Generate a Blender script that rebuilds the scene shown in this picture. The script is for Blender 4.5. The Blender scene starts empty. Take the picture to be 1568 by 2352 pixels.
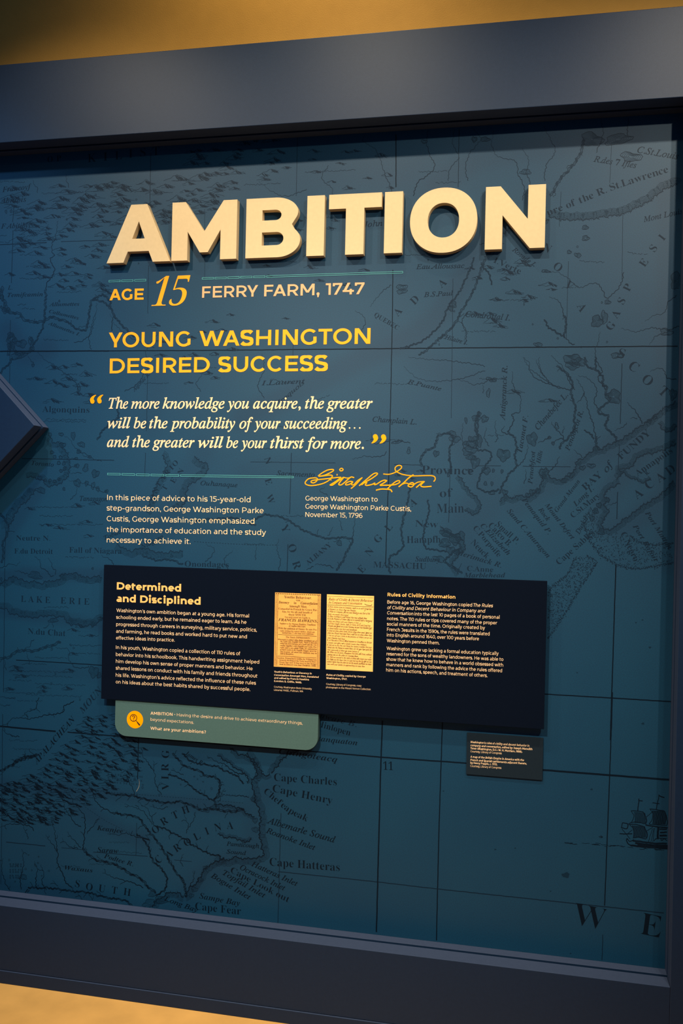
import bpy, bmesh, math, random
from mathutils import Vector, Matrix

S = bpy.context.scene
COL = S.collection

# ------------------------------------------------------------------ camera, light, exposure
CAM_H = 1.527            # lens height above the floor
DIST = 2.7               # lens to mural, metres
FPX, CX, CY = 2070.73, 784.0, 1176.0
R_ = Vector((0.9791004502464429, 0.2021360427850771, 0.022434984608914004))
D_ = Vector((0.02223312196567911, 0.0032693789670762297, -0.999747467838168))
F_ = Vector((-0.20215834540001548, 0.9793519956421997, -0.0012930648742097634))
cam_data = bpy.data.cameras.new('camera')
cam = bpy.data.objects.new('camera', cam_data)
COL.objects.link(cam)
cam_data.sensor_fit = 'VERTICAL'
cam_data.sensor_height = 36.0
cam_data.lens = FPX / 2352 * 36.0
cam_data.clip_start = 0.05
M = Matrix((R_, -D_, -F_)).transposed().to_4x4()
M.translation = Vector((0, -DIST, CAM_H))
cam.matrix_world = M
S.camera = cam

S.view_settings.view_transform = 'Standard'
S.view_settings.look = 'None'
S.view_settings.gamma = 1
S.view_settings.use_curve_mapping = False
S.view_settings.exposure = 0.0

w = bpy.data.worlds.new('gallery_ambient')
S.world = w
w.use_nodes = True
w.node_tree.nodes['Background'].inputs[0].default_value = (0.30, 0.52, 1.0, 1)
w.node_tree.nodes['Background'].inputs[1].default_value = 0.14

def spot(name, loc, target, power, color, size, blend=0.6, radius=0.03):
    l = bpy.data.lights.new(name, 'SPOT')
    l.energy = power
    l.color = color
    l.spot_size = math.radians(size)
    l.spot_blend = blend
    l.shadow_soft_size = radius
    o = bpy.data.objects.new(name, l)
    COL.objects.link(o)
    o.location = loc
    o.rotation_euler = (Vector(target) - Vector(loc)).to_track_quat('-Z', 'Y').to_euler()
    return o

WARM = (1.0, 0.86, 0.66)
spot('track_spotlight', (-1.52, -1.05, 3.42), (-1.25, 0, 1.20), 92, WARM, 100, 1.0)
spot('track_spotlight', (-0.60, -1.05, 3.42), (-0.52, 0, 1.15), 90, WARM, 100, 1.0)
spot('track_spotlight', (0.60, -1.05, 3.42), (0.30, 0, 1.40), 96, WARM, 100, 1.0)
spot('far_track_spotlight', (-1.0, -2.9, 3.6), (-0.7, 0, 0.90), 600, (1.0, 0.88, 0.70), 43, 1.0, 0.04)
spot('side_track_spotlight', (1.25, -2.6, 3.4), (-0.3, 0, 1.60), 235, (1.0, 0.88, 0.70), 56, 1.0, 0.04)
spot('added_cool_fill_spot', (-1.85, -1.6, 3.5), (-1.95, 0, 1.70), 120, (0.24, 0.60, 1.0), 54, 1.0, 0.05)  # unseen fill, added to tint the left side blue
spot('wall_washer_spotlight', (-0.62, -0.52, 3.72), (-0.66, 0, 3.0), 42, (1.0, 0.82, 0.52), 116, 1.0, 0.03)

# ------------------------------------------------------------------ helpers
def at(x, y, dep=0.0):
    """Point of the photograph on the plane standing dep metres in front of the mural."""
    v = R_ * ((x - CX) / FPX) + D_ * ((y - CY) / FPX) + F_
    k = (DIST - dep) / v.y
    return Vector((v.x * k, -dep, CAM_H + v.z * k))
PX = DIST / FPX          # about one pixel on the mural, metres

def mat(name, color, rough=0.5, spec=0.5, noise=0.0, scale=60.0, bump=0.0, bscale=300.0):
    m = bpy.data.materials.new(name)
    m.use_nodes = True
    nt = m.node_tree
    b = nt.nodes['Principled BSDF']
    b.inputs['Base Color'].default_value = (*color, 1)
    b.inputs['Roughness'].default_value = rough
    b.inputs['Specular IOR Level'].default_value = spec
    tc = nt.nodes.new('ShaderNodeTexCoord')
    if noise:
        n = nt.nodes.new('ShaderNodeTexNoise')
        n.inputs['Scale'].default_value = scale
        n.inputs['Detail'].default_value = 6
        nt.links.new(tc.outputs['Object'], n.inputs['Vector'])
        r = nt.nodes.new('ShaderNodeValToRGB')
        r.color_ramp.elements[0].position = 0.3
        r.color_ramp.elements[1].position = 0.7
        r.color_ramp.elements[0].color = (*[c * (1 - noise) for c in color], 1)
        r.color_ramp.elements[1].color = (*[min(1, c * (1 + noise)) for c in color], 1)
        nt.links.new(n.outputs['Fac'], r.inputs[0])
        nt.links.new(r.outputs[0], b.inputs['Base Color'])
    if bump:
        n2 = nt.nodes.new('ShaderNodeTexNoise')
        n2.inputs['Scale'].default_value = bscale
        n2.inputs['Detail'].default_value = 3
        nt.links.new(tc.outputs['Object'], n2.inputs['Vector'])
        bp = nt.nodes.new('ShaderNodeBump')
        bp.inputs['Strength'].default_value = bump
        bp.inputs['Distance'].default_value = 0.002
        nt.links.new(n2.outputs['Fac'], bp.inputs['Height'])
        nt.links.new(bp.outputs[0], b.inputs['Normal'])
    return m

class MB:
    """Collects polygons; build() links them as one mesh object."""
    def __init__(self):
        self.v = []
        self.f = []
    def poly(self, pts):
        i = len(self.v)
        self.v += [tuple(p) for p in pts]
        self.f.append(tuple(range(i, i + len(pts))))
    def box(self, x0, x1, y0, y1, z0, z1):
        i = len(self.v)
        self.v += [(x, y, z) for x in (x0, x1) for y in (y0, y1) for z in (z0, z1)]
        for q in ((0, 1, 3, 2), (4, 6, 7, 5), (0, 4, 5, 1), (2, 3, 7, 6), (0, 2, 6, 4), (1, 5, 7, 3)):
            self.f.append(tuple(i + k for k in q))
    def prism(self, outline, y0, y1):
        """outline: (x, z) counter-clockwise seen from the front; y0 is the front."""
        i = len(self.v)
        n = len(outline)
        self.v += [(x, y0, z) for x, z in outline] + [(x, y1, z) for x, z in outline]
        self.f.append(tuple(range(i, i + n)))
        self.f.append(tuple(range(i + 2 * n - 1, i + n - 1, -1)))
        for k in range(n):
            l = (k + 1) % n
            self.f.append((i + k, i + n + k, i + n + l, i + l))
    def strip(self, left, right):
        i = len(self.v)
        n = len(left)
        for a, b in zip(left, right):
            self.v += [tuple(a), tuple(b)]
        for k in range(n - 1):
            self.f.append((i + 2 * k, i + 2 * k + 1, i + 2 * k + 3, i + 2 * k + 2))
    def build(self, name, material, parent=None, bevel=0.0, edge=None):
        if parent and parent.name == 'map_mural':      # the print ends at the edge of the opening
            ok = [v[0] < XR - 0.0002 and Z_OPEN0 + 0.0002 < v[2] < Z_OPEN1 - 0.0002 for v in self.v]
            self.f = [f for f in self.f if all(ok[k] for k in f)]
            used = sorted({k for f in self.f for k in f})
            new = {k: i for i, k in enumerate(used)}
            self.v = [self.v[k] for k in used]
            self.f = [tuple(new[k] for k in f) for f in self.f]
        me = bpy.data.meshes.new(name)
        me.from_pydata(self.v, [], self.f)
        me.materials.append(material)
        if edge:                            # painted-in edge light: every face that is neither front nor back
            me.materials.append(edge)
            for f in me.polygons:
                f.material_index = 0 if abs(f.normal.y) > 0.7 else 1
        o = bpy.data.objects.new(name, me)
        COL.objects.link(o)
        if parent:
            o.parent = parent
            o.matrix_parent_inverse = Matrix.Translation(-parent.location)
        if bevel:
            md = o.modifiers.new('edge', 'BEVEL')
            md.width = bevel
            md.segments = 2
            md.limit_method = 'ANGLE'
        return o

def thing(name, label, cat, loc, group=None):
    o = bpy.data.objects.new(name, None)
    COL.objects.link(o)
    o.location = loc
    o.empty_display_size = 0.05
    o['label'] = label
    o['category'] = cat
    if group:
        o['group'] = group
    return o

def struct(o, label=None, cat=None):
    o['kind'] = 'structure'
    if label:
        o['label'] = label
    if cat:
        o['category'] = cat
    return o

# ------------------------------------------------------------------ geometric sans lettering
CAP, XH, ASC, DSC = 700.0, 522.0, 742.0, -194.0
ADV = dict(zip('ABCDEFGHIJKLMNOPQRSTUVWXYZ', (730, 756, 729, 829, 675, 639, 782, 819, 305, 550, 725, 601, 960, 819, 852, 724, 852, 728, 627, 588, 797, 696, 1126, 655, 635, 650)))
ADV.update(zip('abcdefghijklmnopqrstuvwxyz', (574, 656, 546, 656, 594, 343, 662, 654, 267, 274, 589, 267, 1020, 654, 614, 656, 656, 396, 478, 396, 650, 538, 872, 533, 538, 498)))
ADV.update(zip('0123456789', (665, 366, 572, 571, 669, 574, 615, 598, 643, 615)))
ADV.update({' ': 262, '.': 206, ',': 206, ':': 206, ';': 206, "'": 190, '\u2019': 206, '-': 382, '(': 324, ')': 324, '?': 570, '\u2022': 300, '&': 700})

def sans_glyph(ch, w, q):
    """Monoline glyph of stem weight w as convex polygons in a 1000-unit em; q segments per quarter turn."""
    P = []          # (layer, outline): crossing strokes lie on layers of their own
    lay = [0]
    h = 0.86 * w
    k = w - 72
    Wd = ADV.get(ch, 400) + (0.42 * k if ch not in "il.,:;'\u2019Ij1" else 0.55 * k)
    up = ch.isupper() or ch.isdigit()
    s = (108 if up else 94) - 0.33 * k
    r = 46 - 0.12 * k
    a = 6
    o = 11
    def A(pts):
        P.append((lay[0], pts))
    def V(x, y0, y1, ww=None):
        ww = ww or w
        lay[0] += 1
        A([(x, y0), (x + ww, y0), (x + ww, y1), (x, y1)])
    def Hb(y, x0, x1, hh=None):
        lay[0] += 1
        hh = hh or h
        A([(x0, y), (x1, y), (x1, y + hh), (x0, y + hh)])
    def Dg(x0, y0, x1, y1, ww=None):
        lay[0] += 1
        ww = ww or w * 1.1
        A([(x0 - ww / 2, y0), (x0 + ww / 2, y0), (x1 + ww / 2, y1), (x1 - ww / 2, y1)])
    def Arc(cx, cy, rx, ry, a0, a1, ww=None, hh=None):
        lay[0] += 1
        ww = ww or w
        hh = hh or h
        n = max(2, int(round(abs(a1 - a0) / 90.0 * q)))
        for i in range(n):
            t0 = math.radians(a0 + (a1 - a0) * i / n)
            t1 = math.radians(a0 + (a1 - a0) * (i + 1) / n)
            c0, s0, c1, s1 = math.cos(t0), math.sin(t0), math.cos(t1), math.sin(t1)
            A([(cx + (rx - ww) * c0, cy + (ry - hh) * s0), (cx + rx * c0, cy + ry * s0),
                      (cx + rx * c1, cy + ry * s1), (cx + (rx - ww) * c1, cy + (ry - hh) * s1)])
    def Ring(cx, cy, rx, ry, ww=None, hh=None):
        Arc(cx, cy, rx, ry, 0, 360, ww, hh)
    def Bez(pts, ww=None):
        """stroke through a chain of cubic control points"""
        lay[0] += 1
        ww = ww or w
        path = []
        for j in range(0, len(pts) - 1, 3):
            p0, p1, p2, p3 = pts[j:j + 4]
            n = max(3, q + 1)
            for i in range(n + (1 if j + 4 >= len(pts) else 0)):
                t = i / n
                u = 1 - t
                path.append((u**3 * p0[0] + 3 * u * u * t * p1[0] + 3 * u * t * t * p2[0] + t**3 * p3[0],
                             u**3 * p0[1] + 3 * u * u * t * p1[1] + 3 * u * t * t * p2[1] + t**3 * p3[1]))
        L, Rr = [], []
        for i, (x, y) in enumerate(path):
            x0, y0 = path[max(0, i - 1)]
            x1, y1 = path[min(len(path) - 1, i + 1)]
            dx, dy = x1 - x0, y1 - y0
            l = math.hypot(dx, dy) or 1
            half = 0.5 * (w * abs(dy) + h * abs(dx)) / l * (ww / w)
            L.append((x - dy / l * half, y + dx / l * half))
            Rr.append((x + dy / l * half, y - dx / l * half))
        for i in range(len(path) - 1):
            A([L[i], Rr[i], Rr[i + 1], L[i + 1]])
    def Disc(cx, cy, rr):
        lay[0] += 1
        n = max(8, 4 * q)
        A([(cx + rr * math.cos(2 * math.pi * i / n), cy + rr * math.sin(2 * math.pi * i / n)) for i in range(n)])
    def Dee(x0, x1, y0, y1, flat):
        Hb(y0, x0, flat)
        Hb(y1 - h, x0, flat)
        Arc(flat, (y0 + y1) / 2, x1 - flat, (y1 - y0) / 2, -90, 90)
    def S_shape(x0, x1, y0, y1):
        m = (y0 + y1) / 2
        hw, hh = w / 2, h / 2
        xl, xr, yb, yt = x0 + hw, x1 - hw, y0 + hh, y1 - hh
        c = (xl + xr) / 2
        dy = y1 - y0
        Bez([(xr - 0.02 * (xr - xl), yt - 0.10 * dy), (xr - 0.15 * (xr - xl), yt - 0.03 * dy), (c + 0.28 * (xr - xl), yt), (c + 0.02 * (xr - xl), yt),
             (c - 0.32 * (xr - xl), yt), (xl + 0.02 * (xr - xl), yt - 0.05 * dy), (xl + 0.02 * (xr - xl), (m + yt) / 2 + 0.015 * dy),
             (xl + 0.02 * (xr - xl), m + 0.02 * dy), (c - 0.2 * (xr - xl), m + 0.035 * dy), (c, m),
             (c + 0.25 * (xr - xl), m - 0.04 * dy), (xr, m - 0.04 * dy), (xr, (m + yb) / 2 - 0.015 * dy),
             (xr, yb + 0.05 * dy), (c + 0.30 * (xr - xl), yb), (c - 0.02 * (xr - xl), yb),
             (c - 0.28 * (xr - xl), yb), (xl + 0.12 * (xr - xl), yb + 0.04 * dy), (xl - 0.01 * (xr - xl), yb + 0.12 * dy)])
    xr = Wd - s
    cxo = Wd / 2
    if ch == 'A':
        ww = w * 1.12
        Dg(a + ww / 2, 0, cxo - ww * .02, CAP, ww); Dg(Wd - a - ww / 2, 0, cxo + ww * .02, CAP, ww)
        Hb(155, cxo - 0.27 * Wd - 0.0 * w, cxo + 0.27 * Wd)
    elif ch == 'B':
        V(s, 0, CAP); m = 372
        Dee(s, xr - 28 + .2 * s, m - h / 2 - 4, CAP, Wd * .52); Dee(s, Wd - r, 0, m + h / 2 - 4, Wd * .56)
    elif ch in 'CG':
        rx = (Wd - r - 20) / 2 + (22 if ch == 'C' else 6); c = r + rx
        Arc(c, CAP / 2, rx, CAP / 2 + o, 44, 316 if ch == 'C' else 318)
        if ch == 'G':
            V(Wd - s - w + 12, 90, 358); lay[0] += 1
            A([(Wd - s - w + 12, 90), (Wd - s + 12, 90), (Wd - s + 12, 96), (c + .60 * rx, 40)])
    elif ch == 'D':
        V(s, 0, CAP); Dee(s, Wd - r, 0, CAP, Wd * .48)
    elif ch in 'EF':
        V(s, 0, CAP); Hb(CAP - h, s, Wd - 46); Hb(350 - h / 2 - (0 if ch == 'E' else 18), s, Wd - 84)
        if ch == 'E': Hb(0, s, Wd - 40)
    elif ch == 'H':
        V(s, 0, CAP); V(xr - w, 0, CAP); Hb(350 - h / 2, s, xr)
    elif ch == 'I':
        V((Wd - w) / 2, 0, CAP)
    elif ch == 'J':
        V(Wd - s - w + 20, 190, CAP); Hb(CAP - h, 70, Wd - s)
        Arc((Wd - s + 20 + 10) / 2, 190, (Wd - s + 20 - 10) / 2, 190 + o, 215, 360)
    elif ch == 'K':
        V(s, 0, CAP); Dg(s + w * .7, 210, Wd - 70 - w / 2, CAP, w * 1.25); Dg(Wd - a - w * .6, 0, s + w + 130, 385, w * 1.2)
    elif ch == 'L':
        V(s, 0, CAP); Hb(0, s, Wd - 24)
    elif ch == 'M':
        V(s, 0, CAP); V(xr - w, 0, CAP)
        ww = w * 1.12
        Dg(cxo, 170, s + ww / 2, CAP, ww); Dg(cxo, 170, xr - ww / 2, CAP, ww)
    elif ch == 'N':
        V(s, 0, CAP); V(xr - w, 0, CAP); ww = w * 1.25
        Dg(xr - ww / 2, 0, s + ww / 2, CAP, ww)
    elif ch in 'OQ':
        Ring(cxo, CAP / 2, cxo - r, CAP / 2 + o)
        if ch == 'Q': Bez([(cxo + 10, 90), (cxo + 60, -60), (cxo + 150, -110), (cxo + 260, -80)])
    elif ch in 'PR':
        V(s, 0, CAP); Dee(s, Wd - r - 8, 235, CAP, Wd * .52)
        if ch == 'R': Dg(Wd - a - w * .65 - 20, 0, Wd * .58, 260, w * 1.2)
    elif ch == 'S':
        S_shape(34, Wd - 38, -o, CAP + o)
    elif ch == 'T':
        V((Wd - w) / 2, 0, CAP); Hb(CAP - h, 8, Wd - 8)
    elif ch == 'U':
        V(s - 8, 290, CAP); V(xr + 8 - w, 290, CAP); Arc(cxo, 290, (xr - s) / 2 + 8, 290 + o, 180, 360)
    elif ch == 'V':
        ww = w * 1.12
        Dg(cxo, 0, a + ww / 2, CAP, ww); Dg(cxo, 0, Wd - a - ww / 2, CAP, ww)
    elif ch == 'W':
        ww = w * 1.1
        x1, x2 = Wd * .292, Wd * .708
        Dg(x1, 0, 14 + ww / 2, CAP, ww); Dg(x1, 0, cxo, CAP, ww); Dg(x2, 0, cxo, CAP, ww); Dg(x2, 0, Wd - 14 - ww / 2, CAP, ww)
    elif ch in 'Xx':
        H_ = CAP if ch == 'X' else XH; ww = w * 1.22
        Dg(a + ww / 2, 0, Wd - a - ww / 2 - 8, H_, ww); Dg(Wd - a - ww / 2, 0, a + ww / 2 + 8, H_, ww)
    elif ch == 'Y':
        ww = w * 1.15
        V(cxo - w / 2, 0, 260); Dg(cxo, 235, ww / 2 - 2, CAP, ww); Dg(cxo, 235, Wd - ww / 2 + 2, CAP, ww)
    elif ch in 'Zz':
        H_ = CAP if ch == 'Z' else XH
        Hb(0, 40, Wd - 36); Hb(H_ - h, 50, Wd - 42); Dg(46 + w * .6, h * .8, Wd - 48 - w * .6, H_ - h * .8, w * 1.3)
    elif ch == 'a':
        x1 = Wd - s + 4
        V(x1 - w, 0, 320); Arc((x1 + 62) / 2, 310, (x1 - 62) / 2, XH - 310 + o, 0, 132)
        rx = (x1 - 42) * .42; yc = 152
        Arc(42 + rx, yc, rx, 152 + o, 90, 270, w, h * .95)
        Hb(2 * yc + o - h * .95 , 42 + rx - 2, x1 - w / 2, h * .95)
        Arc(42 + rx, yc + 20, x1 - w * .5 - 42 - rx, 172 + o, 270, 345, w * .8, h * .95)
    elif ch in 'bdpqg':
        left = ch in 'bp'
        sx = s if left else Wd - s - w
        c = (s + Wd - r) / 2 if left else (r + Wd - s) / 2
        rx = (Wd - r - s) / 2
        V(sx, {'b': 0, 'd': 0, 'p': DSC, 'q': DSC, 'g': 20}[ch], {'b': ASC, 'd': ASC, 'p': XH, 'q': XH, 'g': XH}[ch])
        if ch == 'g':
            Arc(c, (XH + 36) / 2, rx, (XH - 36) / 2 + o, 0, 360)
            Arc((60 + Wd - s) / 2, 30, (Wd - s - 60) / 2, 30 - DSC + 8, 228, 360)
        else:
            Ring(c, XH / 2, rx, XH / 2 + o)
    elif ch == 'c':
        rx = (Wd - r) / 2; Arc(r + rx, XH / 2, rx, XH / 2 + o, 46, 314)
    elif ch == 'e':
        rx = (Wd - 2 * r) / 2
        Arc(cxo, XH / 2, rx, XH / 2 + o, 0, 316); Hb(XH / 2 - h * .45, r + w * .5, Wd - r, h * .82)
        V(Wd - r - w * .98, XH / 2 - h * .45, XH / 2 + 12)
    elif ch == 'f':
        x0 = 92 - .2 * k
        V(x0, 0, ASC - 150); Arc(x0 + 165, ASC - 160, 165, 170, 68, 180); Hb(XH - h + 2, 18, Wd - 24)
    elif ch in 'hn':
        V(s, 0, ASC if ch == 'h' else XH); xq = Wd - s + 6
        V(xq - w, 0, XH * .55); Arc((s + xq) / 2, XH * .53, (xq - s) / 2, XH * .47 + o, 0, 168)
    elif ch in 'ij':
        V((Wd - w) / 2, 0 if ch == 'i' else -60, XH); Disc(Wd / 2, 676, w * .64)
        if ch == 'j': Arc((Wd - w) / 2 - 70 + w / 2, -70, 70 + w / 2, 130, 250, 360)
    elif ch == 'k':
        V(s, 0, ASC); Dg(s + w * .7, 145, Wd - 52 - w / 2, XH, w * 1.35); Dg(Wd - a - w * .6, 0, s + w + 100, 295, w * 1.2)
    elif ch == 'l':
        V((Wd - w) / 2, 0, ASC)
    elif ch == 'm':
        V(s, 0, XH); xq = Wd - s + 6; xm = (s + xq - w) / 2
        V(xm, 0, XH * .55); V(xq - w, 0, XH * .55)
        Arc((s + xm + w) / 2, XH * .55, (xm + w - s) / 2, XH * .45 + o, 0, 165); Arc((xm + xq) / 2, XH * .55, (xq - xm) / 2, XH * .45 + o, 0, 165)
    elif ch == 'o':
        Ring(cxo, XH / 2, cxo - r, XH / 2 + o)
    elif ch == 'r':
        V(s, 0, XH); rx = Wd - s + 10
        Arc(s + rx, XH * .56, rx, XH * .44 + o, 92, 170)
    elif ch == 's':
        S_shape(30, Wd - 30, -o, XH + o)
    elif ch == 't':
        x0 = 88 - .2 * k
        V(x0, 130, XH + 116); Arc(x0 + 150, 140, 150, 140 + o, 180, 300); Hb(XH - h + 2, 14, Wd - 30)
    elif ch == 'u':
        xq = Wd - s
        V(s - 4, XH * .45, XH); V(xq - w, 0, XH); Arc((s + xq) / 2 - 2, XH * .47, (xq - s) / 2 + 2, XH * .47 + o, 180, 350)
    elif ch in 'vy':
        ww = w * 1.08
        Dg(cxo, 0, a + ww / 2, XH, ww); Dg(cxo, 0, Wd - a - ww / 2, XH, ww)
        if ch == 'y':
            m_ = (Wd - a - ww / 2 - cxo) / XH
            Dg(cxo - m_ * 120, -120, cxo, 0, ww)
            Bez([(cxo - m_ * 100, -95), (cxo - m_ * 160, -175), (cxo - 150, -185), (28, -128)])
    elif ch == 'w':
        ww = w * 1.04
        x1, x2 = Wd * .285, Wd * .715
        Dg(x1, 0, 12 + ww / 2, XH, ww); Dg(x1, 0, cxo, XH, ww); Dg(x2, 0, cxo, XH, ww); Dg(x2, 0, Wd - 12 - ww / 2, XH, ww)
    elif ch == '0':
        Ring(cxo, CAP / 2, cxo - r, CAP / 2 + o)
    elif ch == '1':
        V(Wd - s - w + 12, 0, CAP); Hb(CAP - h, 18, Wd - s)
    elif ch == '2':
        Arc(Wd * .47, CAP - 220, Wd * .40, 220 + o, -12, 150); Hb(0, 36, Wd - 26)
        Dg(46 + w * .7, h * .9, Wd * .80, CAP - 300, w * 1.25)
    elif ch == '3':
        Hb(CAP - h, 50, Wd - 60); Dg(Wd * .40, 390, Wd - 60 - w * .75, CAP - h, w * 1.35)
        Arc(Wd * .42, 210, Wd * .52, 210 + o, -140, 90)
    elif ch == '4':
        Hb(150, 22, Wd - 16); V(Wd * .62, 0, 330, w); Dg(30 + w * .6, 160, Wd * .55, CAP, w * 1.25)
    elif ch == '5':
        Hb(CAP - h, 100, Wd - 70); V(95, 350, CAP, w * .95); Hb(437 - h, 95, Wd * .46)
        Arc(Wd * .44, 213, Wd * .50, 224, -140, 90)
    elif ch in '69':
        cy = 220 if ch == '6' else CAP - 220
        rx = (Wd - 2 * r) / 2
        Ring(cxo, cy, rx, 220 + o)
        if ch == '6': Arc(r + rx * 1.12, 330, rx * 1.12, 370 + o, 62, 190)
        else: Arc(Wd - r - rx * 1.12, 370, rx * 1.12, 370 + o, 242, 370)
    elif ch == '7':
        Hb(CAP - h, 34, Wd - 28); V(34, CAP - 190, CAP, w * .95); Dg(Wd * .32, 0, Wd - 28 - w * .6, CAP - h * .9, w * 1.15)
    elif ch == '8':
        Ring(cxo, 200, cxo - r, 200 + o); Ring(cxo, 525, cxo - r - 22, 175 + o)
    elif ch in '.,:;\u2019\'\u2022':
        rr = w * .66
        if ch in '.:,;': Disc(Wd / 2, rr - 4, rr)
        if ch in ':;': Disc(Wd / 2, 430, rr)
        if ch in ',;': lay[0] += 1; A([(Wd / 2 - rr * .3, -130), (Wd / 2 + rr * .35, -130), (Wd / 2 + rr, rr), (Wd / 2 - rr * .6, rr * .3)])
        if ch == "'": V(Wd / 2 - w * .4, 460, CAP, w * .8)
        if ch == '\u2019':
            Disc(Wd / 2, CAP - rr, rr); lay[0] += 1; A([(Wd / 2 - rr * .3, CAP - 215), (Wd / 2 + rr * .3, CAP - 215), (Wd / 2 + rr, CAP - rr), (Wd / 2 - rr * .6, CAP - rr * 1.3)])
        if ch == '\u2022': Disc(Wd / 2, 330, 92)
    elif ch == '-':
        Hb(235, 44, Wd - 44)
    elif ch in '()':
        c = Wd + 220 if ch == '(' else -220
        Arc(c, 280, c - 60 if ch == '(' else Wd - 60 - c, 480, 122 if ch == '(' else -58, 238 if ch == '(' else 58)
    elif ch == '?':
        Arc(Wd * .46, CAP - 205, Wd * .40, 205 + o, -35, 152); V(Wd * .40, 190, 330, w * .95); Disc(Wd * .40 + w * .48, w * .6, w * .66)
        Dg(Wd * .40 + w * .48, 322, Wd * .68, 415, w * 1.2)
    return P, Wd

KERN = {'Yo': -50, 'To': -50, 'AV': -60, 'WA': -50, 'FA': -45, 'Wa': -25, 'We': -25, 'av': -8, 'ry': -6, 'y,': -60, 'r,': -50, 'r.': -50, 'v.': -50, 'AT': -50, '74': -20, 'RY': -20, 'RM': 0, 'YO': -30, 'ty': -8, 'ew': -6, 'P.': -60, 'WH': 0, 'ov': -8, 'ev': -8, 've': -8, 'ke': -12}
_cache = {}
def sans_line(text, weight, q=3, italic=False):
    out = []
    x = 0.0
    prev = ''
    for ch in text:
        x += KERN.get(prev + ch, 0)
        key = (ch, weight, q)
        if key not in _cache:
            _cache[key] = sans_glyph(ch, weight, q)
        P, Wd = _cache[key]
        for ly, p in P:
            out.append((ly, [(x + px + (0.2 * py if italic else 0), py) for px, py in p]))
        x += Wd
        prev = ch
    xs = [pt[0] for ly, p in out for pt in p]
    return out, min(xs), max(xs)

def wall_frame(p0, p1, dep):
    a, b = at(*p0, dep), at(*p1, dep)
    ux = (b - a)
    L = ux.length
    ux /= L
    uz = Vector((-ux.z, 0, ux.x))
    return a, ux, uz, L

def put_sans(mb, text, p0, p1, cap_px, weight, dep, q=3, italic=False):
    """Set one run of lettering with its baseline from pixel p0 to p1 of the photograph."""
    a, ux, uz, L = wall_frame(p0, p1, dep)
    P, x0, x1 = sans_line(text, weight, q, italic)
    sx = L / (x1 - x0)
    sy = cap_px * PX * (DIST - dep) / DIST / CAP
    for ly, p in P:
        up_ = Vector((0, -2e-5 * ly, 0))
        mb.poly([a + up_ + ux * ((x - x0) * sx) + uz * (y * sy) for x, y in p])

# ------------------------------------------------------------------ serif lettering (mathematical alphabets of the built-in typeface)
def math_text(t, style):
    out = ''
    base = {'bold': (0x1D400, 0x1D41A, 0x1D7CE), 'italic': (0x1D434, 0x1D44E, None), 'bolditalic': (0x1D468, 0x1D482, 0x1D7CE)}[style]
    for c in t:
        if c == 'h' and style == 'italic': out += '\u210e'
        elif 'A' <= c <= 'Z': out += chr(base[0] + ord(c) - 65)
        elif 'a' <= c <= 'z': out += chr(base[1] + ord(c) - 97)
        elif c.isdigit(): out += chr(0x1D7CE + ord(c) - 48)
        else: out += c
    return out
_serif = {}
def serif_mesh(t, style, offset=0.0, res=3, shear=0.0):
    key = (t, style, offset, res, shear)
    if key not in _serif:
        c = bpy.data.curves.new('lettering', 'FONT')
        c.body = math_text(t, style) if style != 'plain' else t
        c.size = 1.0
        c.resolution_u = res
        c.offset = offset
        c.shear = shear
        o = bpy.data.objects.new('lettering', c)
        me = o.to_mesh()
        vs = [(v.co.x, v.co.y) for v in me.vertices]
        fs = [tuple(p.vertices) for p in me.polygons]
        o.to_mesh_clear()
        bpy.data.objects.remove(o)
        bpy.data.curves.remove(c)
        x0, x1 = min(v[0] for v in vs), max(v[0] for v in vs)
        _serif[key] = (vs, fs, x0, x1)
    return _serif[key]

SCAP = 0.645       # cap height of the serif at size 1
def put_serif(mb, text, p0, p1, cap_px, style, dep, offset=0.0, res=3, shear=0.0):
    vs, fs, x0, x1 = serif_mesh(text, style, offset, res, shear)
    a, ux, uz, L = wall_frame(p0, p1, dep)
    sx = L / (x1 - x0)
    sy = cap_px * PX * (DIST - dep) / DIST / SCAP
    i = len(mb.v)
    mb.v += [tuple(a + ux * ((x - x0) * sx) + uz * (y * sy)) for x, y in vs]
    mb.f += [tuple(i + k for k in f) for f in fs]

def put_char(mb, ch, cx, cy, cap_px, ang, style='bold', dep=0.0003, offset=-0.012, stretch=1.0):
    """one letter centred on a pixel, turned by ang degrees (counter-clockwise)"""
    vs, fs, x0, x1 = serif_mesh(ch, style, offset, 2)
    c = at(cx, cy, dep)
    s = cap_px * PX / SCAP
    ca, sa = math.cos(math.radians(ang)), math.sin(math.radians(ang))
    i = len(mb.v)
    for x, y in vs:
        X = (x - (x0 + x1) / 2) * s * stretch
        Y = (y - SCAP / 2) * s
        mb.v.append((c.x + X * ca - Y * sa, -dep, c.z + X * sa + Y * ca))
    mb.f += [tuple(i + k for k in f) for f in fs]

# ------------------------------------------------------------------ drawn lines
def smooth(pts, n=6):
    out = []
    m = len(pts)
    for i in range(m - 1):
        p0, p1, p2, p3 = pts[max(0, i - 1)], pts[i], pts[i + 1], pts[min(m - 1, i + 2)]
        for k in range(n):
            t = k / n
            out.append(tuple(0.5 * (2 * p1[j] + (p2[j] - p0[j]) * t + (2 * p0[j] - 5 * p1[j] + 4 * p2[j] - p3[j]) * t * t + (3 * p1[j] - p0[j] - 3 * p2[j] + p3[j]) * t**3) for j in (0, 1)))
    out.append(tuple(pts[-1]))
    return out

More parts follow.
